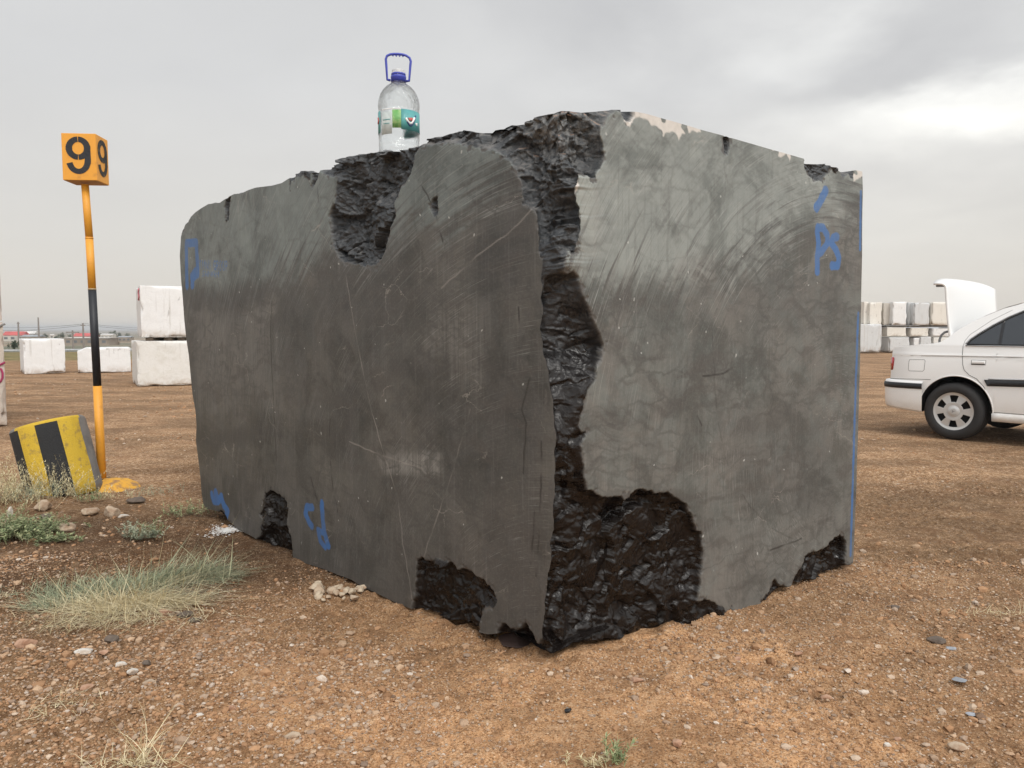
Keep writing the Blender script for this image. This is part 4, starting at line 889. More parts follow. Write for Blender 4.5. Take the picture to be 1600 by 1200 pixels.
frnt = near_[-1][:, None, :] * (1 - tc)[None, :, None] + far_[-1][:, None, :] * tc[None, :, None]; frnt[:, :, 0] += (.12 * (1 - (2 * tc - 1) ** 2))[None]
VV = []; FF = []; off = 0
for g_ in (near_, far_, roof, rear, frnt):
    VV.append(g_.reshape(-1, 3)); f_ = grid_faces(g_.shape[0], g_.shape[1], off); FF.append(f_); off += g_.shape[0] * g_.shape[1]
VV = np.concatenate(VV); FF = np.concatenate(FF); fc = VV[FF].mean(1); hole = (fc[:, 0] > -.66) & (fc[:, 0] < -.16) & (fc[:, 1] > .26) & (fc[:, 1] < CW - .26) & (fc[:, 2] > .97)
body = mesh_np('car_body', VV, FF[~hole], m_car, car)
# wheel wells and floor
bm = bmesh.new()
for c in (XC, XF):
    for s in (0, 1):
        ys = [(.004, .5)[k] if s == 0 else (CW - .004, CW - .5)[k] for k in (0, 1)]
        an = [math.radians(a) for a in range(-8, 189, 7)]; r0 = [bm.verts.new((c + RA * math.cos(a), ys[0] + (.03 if s == 0 else -.03), ZC + RA * math.sin(a))) for a in an]; r1 = [bm.verts.new((c + RA * math.cos(a), ys[1], ZC + RA * math.sin(a))) for a in an]
        for i in range(len(an) - 1): bm.faces.new((r0[i], r0[i + 1], r1[i + 1], r1[i]))
        bm.faces.new(r1)
box(bm, (-.70, .42, .27), (3.4, CW - .42, .34)); box(bm, (.42, .06, .25), (2.25, CW - .06, .33)); box(bm, (-.70, .12, .34), (-.42, CW - .12, .42))
bm_obj('underbody', bm, m_darkm, car)
def on_side(px_pts, e=0.0):
    o = []
    for q in px_pts: X_, z_ = cp_(*q); o.append(Vector((X_, float(yside(X_, z_)) + e, z_)))
    return o
def seam(name, pts, r, mat=m_seam, e=0.0, sub=6, closed=False):
    P_ = [Vector(p) for p in pts]
    if closed: P_.append(P_[0].copy())
    out = []
    for a, b in zip(P_[:-1], P_[1:]):
        for i in range(sub):
            q = a.lerp(b, i / sub); out.append(Vector((q.x, float(yside(q.x, q.z)) + e, q.z)))
    out.append(Vector((P_[-1].x, float(yside(P_[-1].x, P_[-1].z)) + e, P_[-1].z)))
    bm = bmesh.new(); tube(bm, out, r, 6); return bm_obj(name, bm, mat, car, True)
def XZ(*pp): return [(cp_(*q)[0], 0, cp_(*q)[1]) for q in pp]
ds = XZ((1506, 541), (1506, 552), (1507.5, 570), (1510, 578), (1518, 586), (1530, 592), (1541, 604), (1549, 622), (1553, 634))
seam('door_gap', ds, .0030)
seam('door_gap', [(.36, 0, .335), (.9, 0, .335), (1.30, 0, .335)], .003); seam('door_gap', [(1.30, 0, .335), (1.30, 0, 1.03)], .003); seam('door_gap', [(2.24, 0, .40), (2.30, 0, .7), (2.28, 0, 1.03)], .003)
seam('body_crease', [(-.70, 0, .915), (0, 0, .925), (.8, 0, .93), (2.3, 0, .93)], .0045, m_car, .002); seam('crease_shadow', [(-.70, 0, .905), (0, 0, .914), (.8, 0, .919), (2.3, 0, .919)], .0018, m_seam)
ff = XZ((1424, 562), (1447, 562), (1448.5, 564), (1447.5, 578), (1445.5, 580), (1424, 579.5), (1422.5, 577), (1423, 564))
seam('fuel_flap', ff, .0022, closed=True, sub=3)
seam('bumper_gap', XZ((1386, 592), (1410, 592), (1440, 592.5), (1458, 593)), .0025)
# black side strip with bright top edge
def strip(name, X0, X1, zlo, zhi, mat, out=.012, n=30, xl=None):
    bm = bmesh.new(); rows = []
    for i in range(n + 1):
        X_ = X0 + (X1 - X0) * i / n; a, b = zlo(X_), zhi(X_)
        rows.append([bm.verts.new((X_ + (xl or 0) * (1 - (zq - a) / (b - a)) * (1 if i == 0 else 0), float(yside(X_, zq)) - e_, zq)) for zq, e_ in ((a, 0), (a + .006, out), (b - .006, out), (b, 0))])
    for A_, B_ in zip(rows[:-1], rows[1:]):
        for k in range(3): bm.faces.new((A_[k], B_[k], B_[k + 1], A_[k + 1]))
    bm.faces.new(rows[0]); bm.faces.new(rows[-1]); return bm_obj(name, bm, mat, car, True)
strip('side_strip', .30, 1.29, lambda x: .600 + .025 * x, lambda x: .668 + .025 * x, m_trim, xl=.06); strip('side_strip', 1.31, 2.24, lambda x: .600 + .025 * x, lambda x: .668 + .025 * x, m_trim)
strip('strip_edge', .34, 2.24, lambda x: .669 + .025 * x, lambda x: .682 + .025 * x, m_chrome, .012)
strip('sill', .385, 2.28, lambda x: .235, lambda x: .325, m_car, .018)
# arch lips
for c in (XC, XF):
    bm = bmesh.new(); pts = []
    for a in range(-8, 187, 5): X_ = c + RA * math.cos(math.radians(a)); z_ = ZC + RA * math.sin(math.radians(a)); pts.append((X_, float(yside(X_, z_)) + .002, z_))
    tube(bm, pts, .008, 8); bm_obj('arch_lip', bm, m_car, car, True)
# glass: one long band of side windows, with frames
wt = np.array([(.115, 1.06), (.13, 1.085), (.20, 1.145), (.32, 1.235), (.46, 1.325), (.62, 1.405), (.80, 1.450), (1.1, 1.475), (1.6, 1.46), (1.9, 1.40), (2.12, 1.25), (2.36, 1.06)])
def pane(X0, X1, nm='side_window', Y=0):
    xs_ = np.linspace(X0, X1, 30); k = np.linspace(0, 1, 12); zt2 = np.interp(xs_, wt[:, 0], wt[:, 1]); ZZ_ = 1.048 + (zt2 - 1.048)[:, None] * k[None]; XX_ = np.repeat(xs_[:, None], 12, 1)
    V = np.stack([XX_, yside(XX_, ZZ_) - .004, ZZ_], 2)
    if Y: V[:, :, 1] = CW - V[:, :, 1]
    return mesh_np(nm, V.reshape(-1, 3), grid_faces(30, 12), m_glass, car)
for Y in (0, 1): pane(.115, .405, Y=Y); pane(.425, 1.26, Y=Y); pane(1.34, 2.36, Y=Y)
xp = np.linspace(.405, .425, 2)
for Xa, Xb in ((.400, .428), (1.255, 1.345)):
    bm = bmesh.new(); z1_ = float(np.interp(Xa, wt[:, 0], wt[:, 1])); vs = [bm.verts.new((X_, float(yside(X_, z_)) - .0065, z_)) for X_, z_ in ((Xa, 1.048), (Xb, 1.048), (Xb, z1_), (Xa, z1_))]; bm.faces.new(vs)
    bm_obj('window_pillar', bm, m_trim, car)
fr = [(.10, 0, 1.045)] + [(x, 0, z_ + .004) for x, z_ in wt] + [(2.38, 0, 1.045)]
seam('window_rubber', fr, .009, m_trim, -.004, 3, True); seam('window_frame', [(x - .012 if x < .7 else x, 0, z_ + .012) for x, _, z_ in fr[:-1]], .0055, m_chrome, -.006, 3); seam('window_frame', [(.09, 0, 1.034), (1.0, 0, 1.032), (2.38, 0, 1.034)], .006, m_chrome, -.006, 6)
seam('pillar_gap', XZ((1506, 541), (1508, 532), (1514, 523), (1545, 500), (1575, 484)), .0018)
# rear window glass with black border, windscreen
def top_pane(X0, X1, nm, ins=.10):
    xs_ = np.linspace(X0, X1, 16); k = np.linspace(0, 1, 17); zz_ = ztop(xs_); y0 = yside(xs_, zz_) + ins
    V = np.stack([np.repeat(xs_[:, None], 17, 1), y0[:, None] + (CW - 2 * y0)[:, None] * k[None], zz_[:, None] + .006 + .05 * (1 - ((y0[:, None] + (CW - 2 * y0)[:, None] * k[None] - CW / 2) / (CW / 2 - y0[:, None] + ins)) ** 2)], 2)
    return mesh_np(nm, V.reshape(-1, 3), grid_faces(16, 17), m_glass, car)
top_pane(-.10, .48, 'rear_window'); top_pane(1.98, 2.52, 'windscreen')
# door handles, lamps, boot opening
for q0, q1 in (((1521, 562.5), (1543, 570.5)),):
    a, b = XZ(q0, q1); X0, X1, z0_, z1_ = a[0], b[0], b[2], a[2]
    seam('handle_recess', [(X0, 0, z0_), (X1, 0, z0_), (X1, 0, z1_), (X0, 0, z1_)], .0020, closed=True)
    bm = bmesh.new(); ym = float(yside(X0, z0_)); box(bm, (X0 + .006, ym - .014, z0_ + .012), (X1 - .006, ym + .01, z1_ - .010)); bm_obj('door_handle', bm, m_car, car, bevel=.006)
    bm = bmesh.new(); box(bm, (X0 + .006, ym - .006, z0_ + .004), (X1 - .006, ym + .01, z0_ + .011)); bm_obj('handle_shadow_gap', bm, m_trim, car)
    bm = bmesh.new(); box(bm, (X0 + .95, ym - .014, z0_ + .012), (X1 + .94, ym + .01, z1_ - .010)); bm_obj('door_handle', bm, m_car, car, bevel=.006)
for s in (0, 1):
    bm = bmesh.new(); rows = []
    for X_, zlo, zhi in ((-.752, .735, .875), (-.735, .73, .885), (-.712, .735, .885), (-.700, .745, .875)):
        yq = float(yside(X_, .8)); rows.append([(X_, yq - .007, zlo), (X_, yq - .007, zhi)])
    rows.insert(0, [(-.775, .30, .735), (-.775, .30, .875)]); rows.insert(1, [(-.768, .20, .735), (-.768, .20, .875)])
    vs = [[bm.verts.new((x, (y if s == 0 else CW - y), z_)) for x, y, z_ in r] for r in rows]
    for A_, B_ in zip(vs[:-1], vs[1:]): bm.faces.new((A_[0], B_[0], B_[1], A_[1]))
    o = bm_obj('tail_lamp', bm, m_lamp, car, True); md = o.modifiers.new('s', 'SOLIDIFY'); md.thickness = .008
# bumper: swept round the tail
plan = [(-.315, .0), (-.45, -.002), (-.58, .012), (-.68, .045), (-.755, .10), (-.80, .19), (-.82, .34), (-.83, .60)]
plan = plan + [(x, CW - y) for x, y in plan[::-1]]
def bump_sweep(name, sec, mat, i0=0, i1=None, cut=0.0):
    V = []; pl_ = plan[i0:i1] if i1 else plan
    c = np.array([.3, CW / 2])
    for k, (x, y) in enumerate(pl_):
        d_ = np.array([x, y]) - c; a = np.array([-1 if x < -.7 else -.25, 0]); nrm_ = np.array([min(0, (x + .45) * 2.6), -1 if y < CW / 2 else 1]); nrm_ = nrm_ / np.linalg.norm(nrm_)
        for o_, z_ in sec:
            zz_ = z_ + (.035 * (-x - .315) / .4 if (z_ < .35) else 0)
            zz_ = min(zz_, z_ + .06); V.append((x + nrm_[0] * o_ + (cut * (1 - (z_ - sec[0][1]) / (sec[-1][1] - sec[0][1])) if k == 0 else 0), y + nrm_[1] * o_, zz_))
    o = mesh_np(name, np.array(V), grid_faces(len(pl_), len(sec)), mat, car); return o
bump_sweep('rear_bumper', [(-.05, .272), (.0, .275), (.012, .30), (.018, .40), (.022, .50), (.020, .60), (.012, .622), (-.03, .632)], m_car)
bump_sweep('bumper_strip', [(.0, .535), (.030, .540), (.034, .57), (.030, .60), (.0, .604)], m_trim)
# boot opening and raised lid
bm = bmesh.new(); box(bm, (-.68, .24, .50), (-.14, CW - .24, .62)); bm_obj('boot_opening', bm, m_darkm, car)
nu, profl = 34, [(-.098, 1.10), (-.112, 1.16), (-.130, 1.26), (-.148, 1.38), (-.164, 1.50), (-.176, 1.60), (-.186, 1.675), (-.198, 1.712), (-.222, 1.728), (-.262, 1.735), (-.305, 1.738)]
V = []
for i in range(nu):
    u = i / (nu - 1); Yl = .10 + u * (CW - .20); cr_ = (1 - abs(2 * u - 1) ** 2.2)
    for k, (X_, z_) in enumerate(profl):
        v = k / (len(profl) - 1); V.append((X_ - .06 * cr_ * v + .035 * (1 - cr_) * (v if k < 8 else .6), Yl, z_ + (.045 * cr_ - .035 * (1 - cr_) ** 2) * v))
lid = mesh_np('boot_lid', np.array(V), grid_faces(nu, len(profl)), m_car, car); md = lid.modifiers.new('s', 'SOLIDIFY'); md.thickness = .022; md.offset = 1
bm = bmesh.new(); box(bm, (-.27, .13, 1.682), (-.20, .17, 1.712)); bm_obj('lip_shade_wedge', bm, m_steel, lid)  # grey box added as the shade under the lid's lip
for Yh in (.17, CW - .17):
    bm = bmesh.new(); pts = [(-.225, Yh, 1.03), (-.225, Yh, 1.09), (-.21, Yh, 1.14), (-.175, Yh, 1.175), (-.125, Yh, 1.19)]; tube(bm, pts, .013, 8); bm_obj('lid_hinge', bm, m_steel, car, True)
# wheels
def wheel(cx, cy, side):
    w = bpy.data.objects.new('wheel', None); COL.objects.link(w); w.parent = car; w.location = (cx, cy, .313); w.rotation_euler = (0, 0, 0 if side == 0 else math.pi)
    RX = Matrix.Rotation(math.pi / 2, 4, 'X')              # lathe z -> -y: outer face towards -Y
    bm = bmesh.new(); tp = [(.205, .008), (.209, .026), (.225, .034), (.255, .038), (.285, .030), (.300, .016), (.3085, .004)]
    for q in (-.010, -.012, -.020, -.022, -.055, -.057, -.068, -.070, -.105, -.107, -.118, -.120, -.150, -.152, -.160): tp.append(((.313 if (int(abs(q * 1000)) % 2 == 0) else .313), q))
    tp = tp[:7] + [(.3125, -.012), (.3135, -.040), (.305, -.041), (.305, -.049), (.3135, -.050), (.3135, -.082), (.305, -.083), (.305, -.091), (.3135, -.092), (.3135, -.124), (.305, -.125), (.305, -.132), (.3125, -.133), (.3085, -.165), (.297, -.182), (.26, -.195), (.205, -.190), (.196, -.17)]
    lathe(bm, tp, 120, RX)
    for v in bm.verts:                                     # shoulder blocks
        r = math.hypot(v.co.x, v.co.z)
        if r > .300 and (v.co.y < .005 or v.co.y > .150):
            a = math.atan2(v.co.z, v.co.x); f_ = 1 - .016 * (int((a + 7) * 60 / (2 * math.pi)) % 2); v.co.x *= f_; v.co.z *= f_
    bm_obj('tyre', bm, m_tyre, w, True)
    # rim: pressed disc with six openings
    bm = bmesh.new(); rs = [.0, .060, .062, .068, .096, .103, .176, .184, .198, .210, .214]; hs = [.020, .020, .012, .012, .018, .017, .008, .008, .014, .018, .006]; na = 144; grid = []
    for r, h_ in zip(rs[1:], hs[1:]): grid.append([bm.verts.new((r * math.cos(2 * math.pi * k / na), -h_, r * math.sin(2 * math.pi * k / na))) for k in range(na)])
    for i in range(len(grid) - 1):
        for k in range(na):
            ang = (360 * (k + .5) / na - 90) % 60; ang = min(ang, 60 - ang)
            wdt = (11.5 if i == 3 else 13.2) if i in (3, 4, 5) else 0
            if i == 4 and ang < 16: continue
            bm.faces.new((grid[i][k], grid[i + 1][k], grid[i + 1][(k + 1) % na], grid[i][(k + 1) % na]))
    o = bm_obj('rim', bm, m_alloy, w, True); md = o.modifiers.new('s', 'SOLIDIFY'); md.thickness = .009; md.offset = -1; md2 = o.modifiers.new('b', 'BEVEL'); md2.width = .0015; md2.segments = 2; md2.limit_method = 'ANGLE'
    bm = bmesh.new(); lathe(bm, [(.0005, .0215), (.012, .022), (.024, .0222), (.036, .0222), (.040, .0195), (.055, .020), (.058, .014)], 60, RX); bm_obj('hub_cap', bm, m_alloy, w, True)
    bm = bmesh.new(); 
    for a0 in range(0, 360, 120): tube(bm, [(.016 * math.cos(math.radians(a0)), -.0245, .016 * math.sin(math.radians(a0))), (0, -.0255, 0)], .0025, 6)
    bm_obj('hub_emblem', bm, m_steel, w)
    bm = bmesh.new(); lathe(bm, [(.001, -.05), (.15, -.05), (.19, -.03), (.197, .008)], 60, RX); bm_obj('brake_backing', bm, m_darkm, w, True)
for c in (XC - .015, XF): wheel(c, .030, 0); wheel(c, CW - .030, 1)

# ================================================================== FAR SCENERY
def wall_building(label, x0, x1, yb, yt, yr, Y, mwall, mroof, seed=0, name='warehouse', wins=3, cat='building'):
    a = atY(x0, yb, Y); b = atY(x1, yb, Y); zt2 = atY(x0, yt, Y)[2]; zr = atY(x0, yr, Y)[2]; L = b[0] - a[0]; dp = L * .55
    t = thing(name, label, cat, (a[0], Y, a[2] - .4))
    Hh = zt2 - a[2] + .4; Hr = zr - a[2] + .4
    bm = bmesh.new(); box(bm, (0, 0, 0), (L, dp, Hh)); bm_obj('wall', bm, mwall, t)
    bm = bmesh.new(); o_ = L * .02
    vs = [bm.verts.new(q) for q in ((-o_, -o_, Hh), (L + o_, -o_, Hh), (L + o_, dp / 2, Hr), (-o_, dp / 2, Hr), (L + o_, dp + o_, Hh), (-o_, dp + o_, Hh))]
    bm.faces.new((vs[0], vs[1], vs[2], vs[3])); bm.faces.new((vs[3], vs[2], vs[4], vs[5])); bm.faces.new((vs[0], vs[3], vs[5])); bm.faces.new((vs[1], vs[4], vs[2])); bm.faces.new((vs[0], vs[5], vs[4], vs[1]))
    bm_obj('roof', bm, mroof, t)
    for i in range(wins):
        w_ = L * .5 / max(wins, 1); x_ = L * (i + .5) / wins; bm = bmesh.new(); box(bm, (x_ - w_ / 2, -.06, Hh * .35), (x_ + w_ / 2, .02, Hh * .7)); bm_obj('window', bm, m_darkw, t)
    return t
m_darkw = simple('dark_window', (.12, .13, .14), .4); m_ww = simple('pale_wall', (.55, .52, .47), .9, scale=.3); m_bw = simple('brown_wall', (.30, .25, .20), .9, scale=.3); m_rr = simple('red_roof_sheet', (.50, .09, .085), .6, scale=.3); m_gr = simple('grey_roof_sheet', (.30, .32, .34), .6, scale=.3); m_wr = simple('white_roof_sheet', (.66, .64, .62), .6, scale=.3)
wall_building('low warehouse with long red roof and pale wall, at the far left beyond the yard', 4, 36, 531, 524, 518, 240, m_ww, m_rr)
wall_building('white roofed shed with reddish front right behind the red roofed warehouse', 36, 54, 524, 521.5, 517.5, 290, m_bw, m_wr)
wall_building('grey roofed shed behind the square white marble block', 33, 62, 531, 526, 523, 215, m_bw, m_gr)
wall_building('red roofed hall with pale wall directly left of the sign pole', 114, 146, 531, 525.5, 520.5, 250, m_ww, m_rr)
wall_building('long brown walled workshop behind the low white marble block', 101, 168, 537, 528.5, 527, 200, m_bw, m_ww, wins=6)
wall_building('pale flat house with a small window right of the sign pole', 157, 176, 530, 523, 521.5, 245, m_ww, m_wr)
wall_building('low dark grey shed near the stacked white marble blocks', 184, 204, 532, 527, 525, 205, m_bw, m_gr)
wall_building('small white hut among trees right of the square white block', 78, 84, 528, 523, 522, 280, m_ww, m_wr, wins=1)
# trees
def tree(label, px, yb, yt, wpx, Y, col, seed, group=None, cat='tree'):
    a = atY(px, yb, Y); hgt = (yb - yt) / F * Y; wd = wpx / F * Y; rg = np.random.default_rng(seed)
    t = thing('leafy_tree', label, cat, a + np.array([0, 0, -.2]), group=group)
    bm = bmesh.new(); tube(bm, [(0, 0, 0), (.02 * hgt, 0, hgt * .3), (0, 0, hgt * .6)], [hgt * .035, hgt * .025, hgt * .01], 7)
    for k in range(5): an = k * 1.3; tube(bm, [(0, 0, hgt * .3), (math.cos(an) * wd * .25, math.sin(an) * wd * .25, hgt * .6)], [hgt * .014, hgt * .005], 5)
    bm_obj('trunk', bm, m_wood, t)
    n = 900; cl_ = rg.normal(size=(14, 3)) * (.22, .22, .2) + (0, 0, .6); ci = rg.integers(0, 14, n); c = cl_[ci] + rg.normal(size=(n, 3)) * .10; c[:, 2] = np.clip(c[:, 2], .12, 1.0); c = c * (wd, wd, hgt)
    s_ = hgt * .035 * (.6 + rg.random(n)); A_ = rg.normal(size=(n, 3)); A_ /= np.linalg.norm(A_, axis=1)[:, None]; B_ = np.cross(A_, rg.normal(size=(n, 3))); B_ /= np.linalg.norm(B_, axis=1)[:, None]
    V = np.stack([c - A_ * s_[:, None], c + B_ * s_[:, None] * .6, c + A_ * s_[:, None], c - B_ * s_[:, None] * .6], 1).reshape(-1, 3)
    mesh_np('crown', V, np.arange(len(V)).reshape(-1, 4), col, t, False)
m_leafd = simple('dark_foliage', (.035, .055, .035), .9, scale=3, col2=(.06, .085, .045)); m_leafm = simple('green_foliage', (.06, .08, .045), .9, scale=2, col2=(.09, .11, .06))
tree('dark bushy tree between the travertine block and the square white block', 23, 547, 527, 11, 60, m_leafd, 1)
for i, (px, yb, yt, w, Y) in enumerate(((71, 532, 520.5, 9, 250), (97, 530, 518.5, 10, 260), (88, 531, 523, 7, 265), (108, 529, 522, 7, 300), (155, 529, 520, 7, 270), (176, 528, 516, 10, 280), (186, 529, 519, 8, 290), (200, 530, 520, 8, 300), (64, 530, 523, 6, 310), (150, 530, 522, 7, 300))):
    tree(['small round tree beside the grey shed roof', 'dark tree right above the square white block', 'low tree in the gap between the two dark trees', 'low tree left of the red roofed hall', 'low tree directly right of the sign pole', 'taller tree right of the pale house', 'middle sized tree left of the dark grey shed', 'tree beside the stacked white blocks', 'small tree at the right end of the grey shed', 'small tree hidden by the black part of the pole'][i], px, yb, yt, w, Y, m_leafm if i % 2 else m_leafd, 10 + i, 'trees among the far buildings')
# utility poles and wires
m_pole = simple('pole_timber', (.24, .21, .19), .9)
pp = []
for i, (px, yb, yt, Y, arm, lab) in enumerate(((29.5, 531, 503, 190, 1, 'pale utility pole with a short crossarm near the red roofed warehouse'), (61, 528, 496, 200, 0, 'tall thin bare mast above the square white marble block'), (131, 544, 505, 120, 1, 'dark utility pole just left of the sign pole'), (114.5, 545, 516, 115, 2, 'shorter utility pole with a wide crossarm left of the dark pole'))):
    a = atY(px, yb, Y); h_ = (yb - yt) / F * Y; t = thing('utility_pole', lab, 'utility pole', a + np.array([0, 0, -.3])); pp.append((a, h_))
    bm = bmesh.new(); tube(bm, [(0, 0, 0), (0, 0, h_ + .3)], [.20 * Y / 200 + .05, .13 * Y / 200 + .03], 8); bm_obj('post', bm, m_pole, t)
    if arm: w = .7 if arm == 1 else 1.9; bm = bmesh.new(); box(bm, (-w / 2, -.07, h_ * .97), (w / 2, .07, h_ * .97 + .14)); bm_obj('crossarm', bm, m_pole, t)
m_wire = simple('wire', (.26, .26, .26), .7)
for k, (x0, y0, Y0, x1, y1, Y1) in enumerate(((-60, 503, 200, 131, 506, 120), (-60, 509, 200, 131, 508, 120), (131, 505.5, 120, 330, 508, 260), (131, 508, 120, 330, 511, 260))):
    a = atY(x0, y0, Y0); b = atY(x1, y1, Y1); pts = [a + (b - a) * t - np.array([0, 0, 1.0 * 4 * t * (1 - t)]) for t in np.linspace(0, 1, 14)]
    bm = bmesh.new(); tube(bm, [Vector(q) for q in pts], .035, 4); o = bm_obj('overhead_wire', bm, m_wire)
    tag(o, ['upper power line left of the dark utility pole', 'lower power line left of the dark utility pole', 'upper power line right of the dark utility pole', 'lower power line right of the dark utility pole'][k], 'power line', 'power lines beyond the yard')
# roadside rail beyond the scrub, and a rubble bank
m_rail = simple('galvanised_rail', (.36, .37, .37), .5, metal=.3)
gr = thing('guard_rail', 'grey roadside guard rail running behind the white marble blocks', 'guard rail', (0, 0, 0))
A_ = atY(-30, 549.3, 42.5); B_ = atY(300, 545.8, 44.5)
bm = bmesh.new(); tube(bm, [Vector(A_), Vector(B_)], .10, 6); bm_obj('rail_beam', bm, m_rail, gr)
n = 20
pr0 = None
for i in range(n):
    q = A_ + (B_ - A_) * (i + .5) / n; bm = bmesh.new(); box(bm, (-.05, -.03, float(gz(q[0], q[1])) - q[2] - .1), (.05, .03, .08)); o = bm_obj('rail_post', bm, m_rail, gr); o.location = q + np.array([0, .1, 0])

# ================================================================== STONES
def ico(sub):
    bm = bmesh.new(); bmesh.ops.create_icosphere(bm, subdivisions=sub, radius=1); bm.verts.ensure_lookup_table()
    V = np.array([v.co[:] for v in bm.verts]); Fc = np.array([[v.index for v in f.verts] for f in bm.faces]); bm.free(); return V, Fc
m_rock, N = newmat('loose_stone')
p = N.obj(); r = N.rnd(); nz = N.noise(p, 30, 5, .65); n2 = N.noise(p, 120, 4, .7)
c = N.ramp(r, [(0, (.36, .26, .19)), (.35, (.46, .35, .26)), (.6, (.30, .23, .18)), (.8, (.50, .42, .34)), (1, (.24, .20, .18))])
c = N.mix(N.ss(nz, .45, .7, 0, .5), c, (.20, .12, .075)); c = N.mix(N.ss(n2, .55, .75, 0, .4), c, (.62, .55, .47))
finish(N, c, .9, N.bump(N.add(nz, n2), .6, .006), spec=.2)
m_rockd = simple('dark_stone', (.13, .098, .075), .75, (40, .6, .004), scale=30); m_rockw = simple('white_stone', (.60, .57, .52), .85, (40, .6, .004), scale=25, col2=(.45, .36, .28))
m_rockp = simple('pink_stone', (.44, .27, .18), .9, (40, .6, .004), scale=25, col2=(.28, .15, .09)); m_rockt = simple('tan_stone', (.46, .36, .26), .9, (40, .6, .005), scale=22, col2=(.30, .20, .13))
iV, iF = ico(4)
m_rockc = simple('cream_stone', (.50, .41, .30), .9, (40, .7, .005), scale=22, col2=(.34, .23, .15))
def stone(px, py, wpx, hf, mat, label, seed, group=None, df=.8, rot=0.0, cat='stone', name='loose_stone', sink=.22, tiltx=0.0):
    a = on(px, py); w = wpx / F * a[1]; V = iV.copy()
    rg = np.random.default_rng(seed)
    for k in range(9):                                    # planar cuts make it angular
        n_ = rg.normal(size=3); n_ /= np.linalg.norm(n_); dd = .52 + .3 * rg.random(); h_ = V @ n_ - dd; V -= np.clip(h_, 0, None)[:, None] * n_ * .92
    V *= (1 + .05 * fbm(V * 2.5 + seed * 3.3, 3))[:, None]; V /= np.ptp(V, axis=0) / 1.0
    V = V * (w, w * df, w * hf)
    o = mesh_np(name, V, iF, mat, None, True); o.location = a + np.array([0, w * df * .3, w * hf * (.5 - sink)]); o.rotation_euler = (tiltx, 0, rot)
    return tag(o, label, cat, group)
ST = [(172, 808, 28, .85, m_rockt, 'pale blocky stone standing upright left of the dark block'), (137, 803, 26, .45, m_rockt, 'flat pale stone left of the upright blocky stone'), (101, 830, 36, .38, m_rockt, 'long flat tan stone beside the green weeds'),
      (84, 826, 16, .6, m_rockt, 'small tan stone tucked behind the long flat stone'), (92, 768, 42, .8, m_rockt, 'big rounded stone in dry grass at the foot of the striped drum'), (64, 797, 26, .75, m_rockt, 'pointed stone half buried above the green weeds'), (70, 812, 20, .5, m_rockd, 'brown shaded stone under the pointed stone'),
      (14, 806, 9, 2.1, m_rockw, 'narrow upright pale stone in the green weeds at left'), (2, 832, 26, 1.1, m_rockt, 'tan stone at the left edge beside white scrap'), (213, 786, 32, .34, m_rockd, 'dark flat stone right of the sign pole foot'), (190, 809, 20, .25, m_rockw, 'thin pale stone right of the upright blocky stone'),
      (36, 1012, 32, .5, m_rockp, 'rounded tan stone near the left edge below the blue green grass'), (172, 1004, 22, .6, m_rockd, 'brown grey flat stone in the gravel at lower left'), (128, 1022, 32, .22, m_rockw, 'long pale flake in the gravel left of the grey stone'), (158, 1023, 18, .4, m_rockp, 'pink stone beside the long pale flake'),
      (186, 1043, 18, .5, m_rockw, 'pale chunk in the gravel cluster at lower left'), (205, 1053, 18, .55, m_rockw, 'pale chunk with a hollow in the gravel cluster'), (228, 1040, 15, .6, m_rockd, 'grey chunk at the right end of the gravel cluster'), (207, 1064, 16, .5, m_rockt, 'tan chunk at the bottom of the gravel cluster'), (232, 1070, 22, .35, m_rockt, 'flat brownish stone right of the gravel cluster'), (133, 1080, 22, .5, m_rockp, 'orange brown stone below the gravel at lower left'),
      (361, 1112, 15, .9, m_rockp, 'pink angular pebble standing alone near the bottom'), (310, 1123, 14, .6, m_rockw, 'pale pebble near the bottom, left of the pink angular one'), (455, 1156, 26, .4, m_rockt, 'flat pale stone at the bottom edge'), (1165, 893 + 95, 10, .5, m_rockw, 'small pale stone near the base of the right face'),
      (1058, 1167, 17, .75, m_rockp, 'round pinkish stone at the bottom right of centre'), (994, 1067, 22, .35, m_rockp, 'flat orange stone below the black broken corner'), (1153, 1033, 14, .5, m_rockp, 'orange pebble below the right face'), (1249, 1024, 16, .4, m_rockp, 'flat orange pebble right of the first orange pebble'), (1293, 1095, 18, .5, m_rockp, 'orange wedge stone at lower right'), (1388, 1167, 14, .4, m_rockw, 'white flat pebble left of a round one at lower right'), (1404, 1158, 11, .7, m_rockp, 'small round pink pebble beside white flat one'), (1500, 1172, 30, .32, m_rockt, 'long tan stone at the lower right'),
      (1400, 951, 16, .35, m_rockd, 'grey flat stone in pale dust right of the block'), (1488, 1016, 20, .2, simple('slate', (.32, .34, .37), .6), 'blue grey stone flake at right'), (1503, 1065, 24, .14, simple('slate_b', (.28, .30, .33), .6), 'dark blue grey flake below the first flake'), (1521, 1118, 17, .15, simple('slate_c', (.36, .38, .42), .6), 'pale blue grey flake at the lower right edge'), (1466, 1005, 30, .3, m_rockd, 'low brown stone beside the blue grey flake'),
      (887, 1114, 13, .7, simple('black_stone', (.012, .013, .015), .6), 'small black stone on the bare orange earth'), (285, 966, 30, .4, m_rockd, 'crumbly brown clod below the blue green grass'), (256, 962, 22, .5, m_rockp, 'orange clod left of the crumbly brown clod'), (300, 972, 22, .35, m_rockd, 'dark clod right of the crumbly brown clod')]
for i, s_ in enumerate(ST): stone(*s_, seed=100 + i, rot=RNG.random() * .8 - .4)
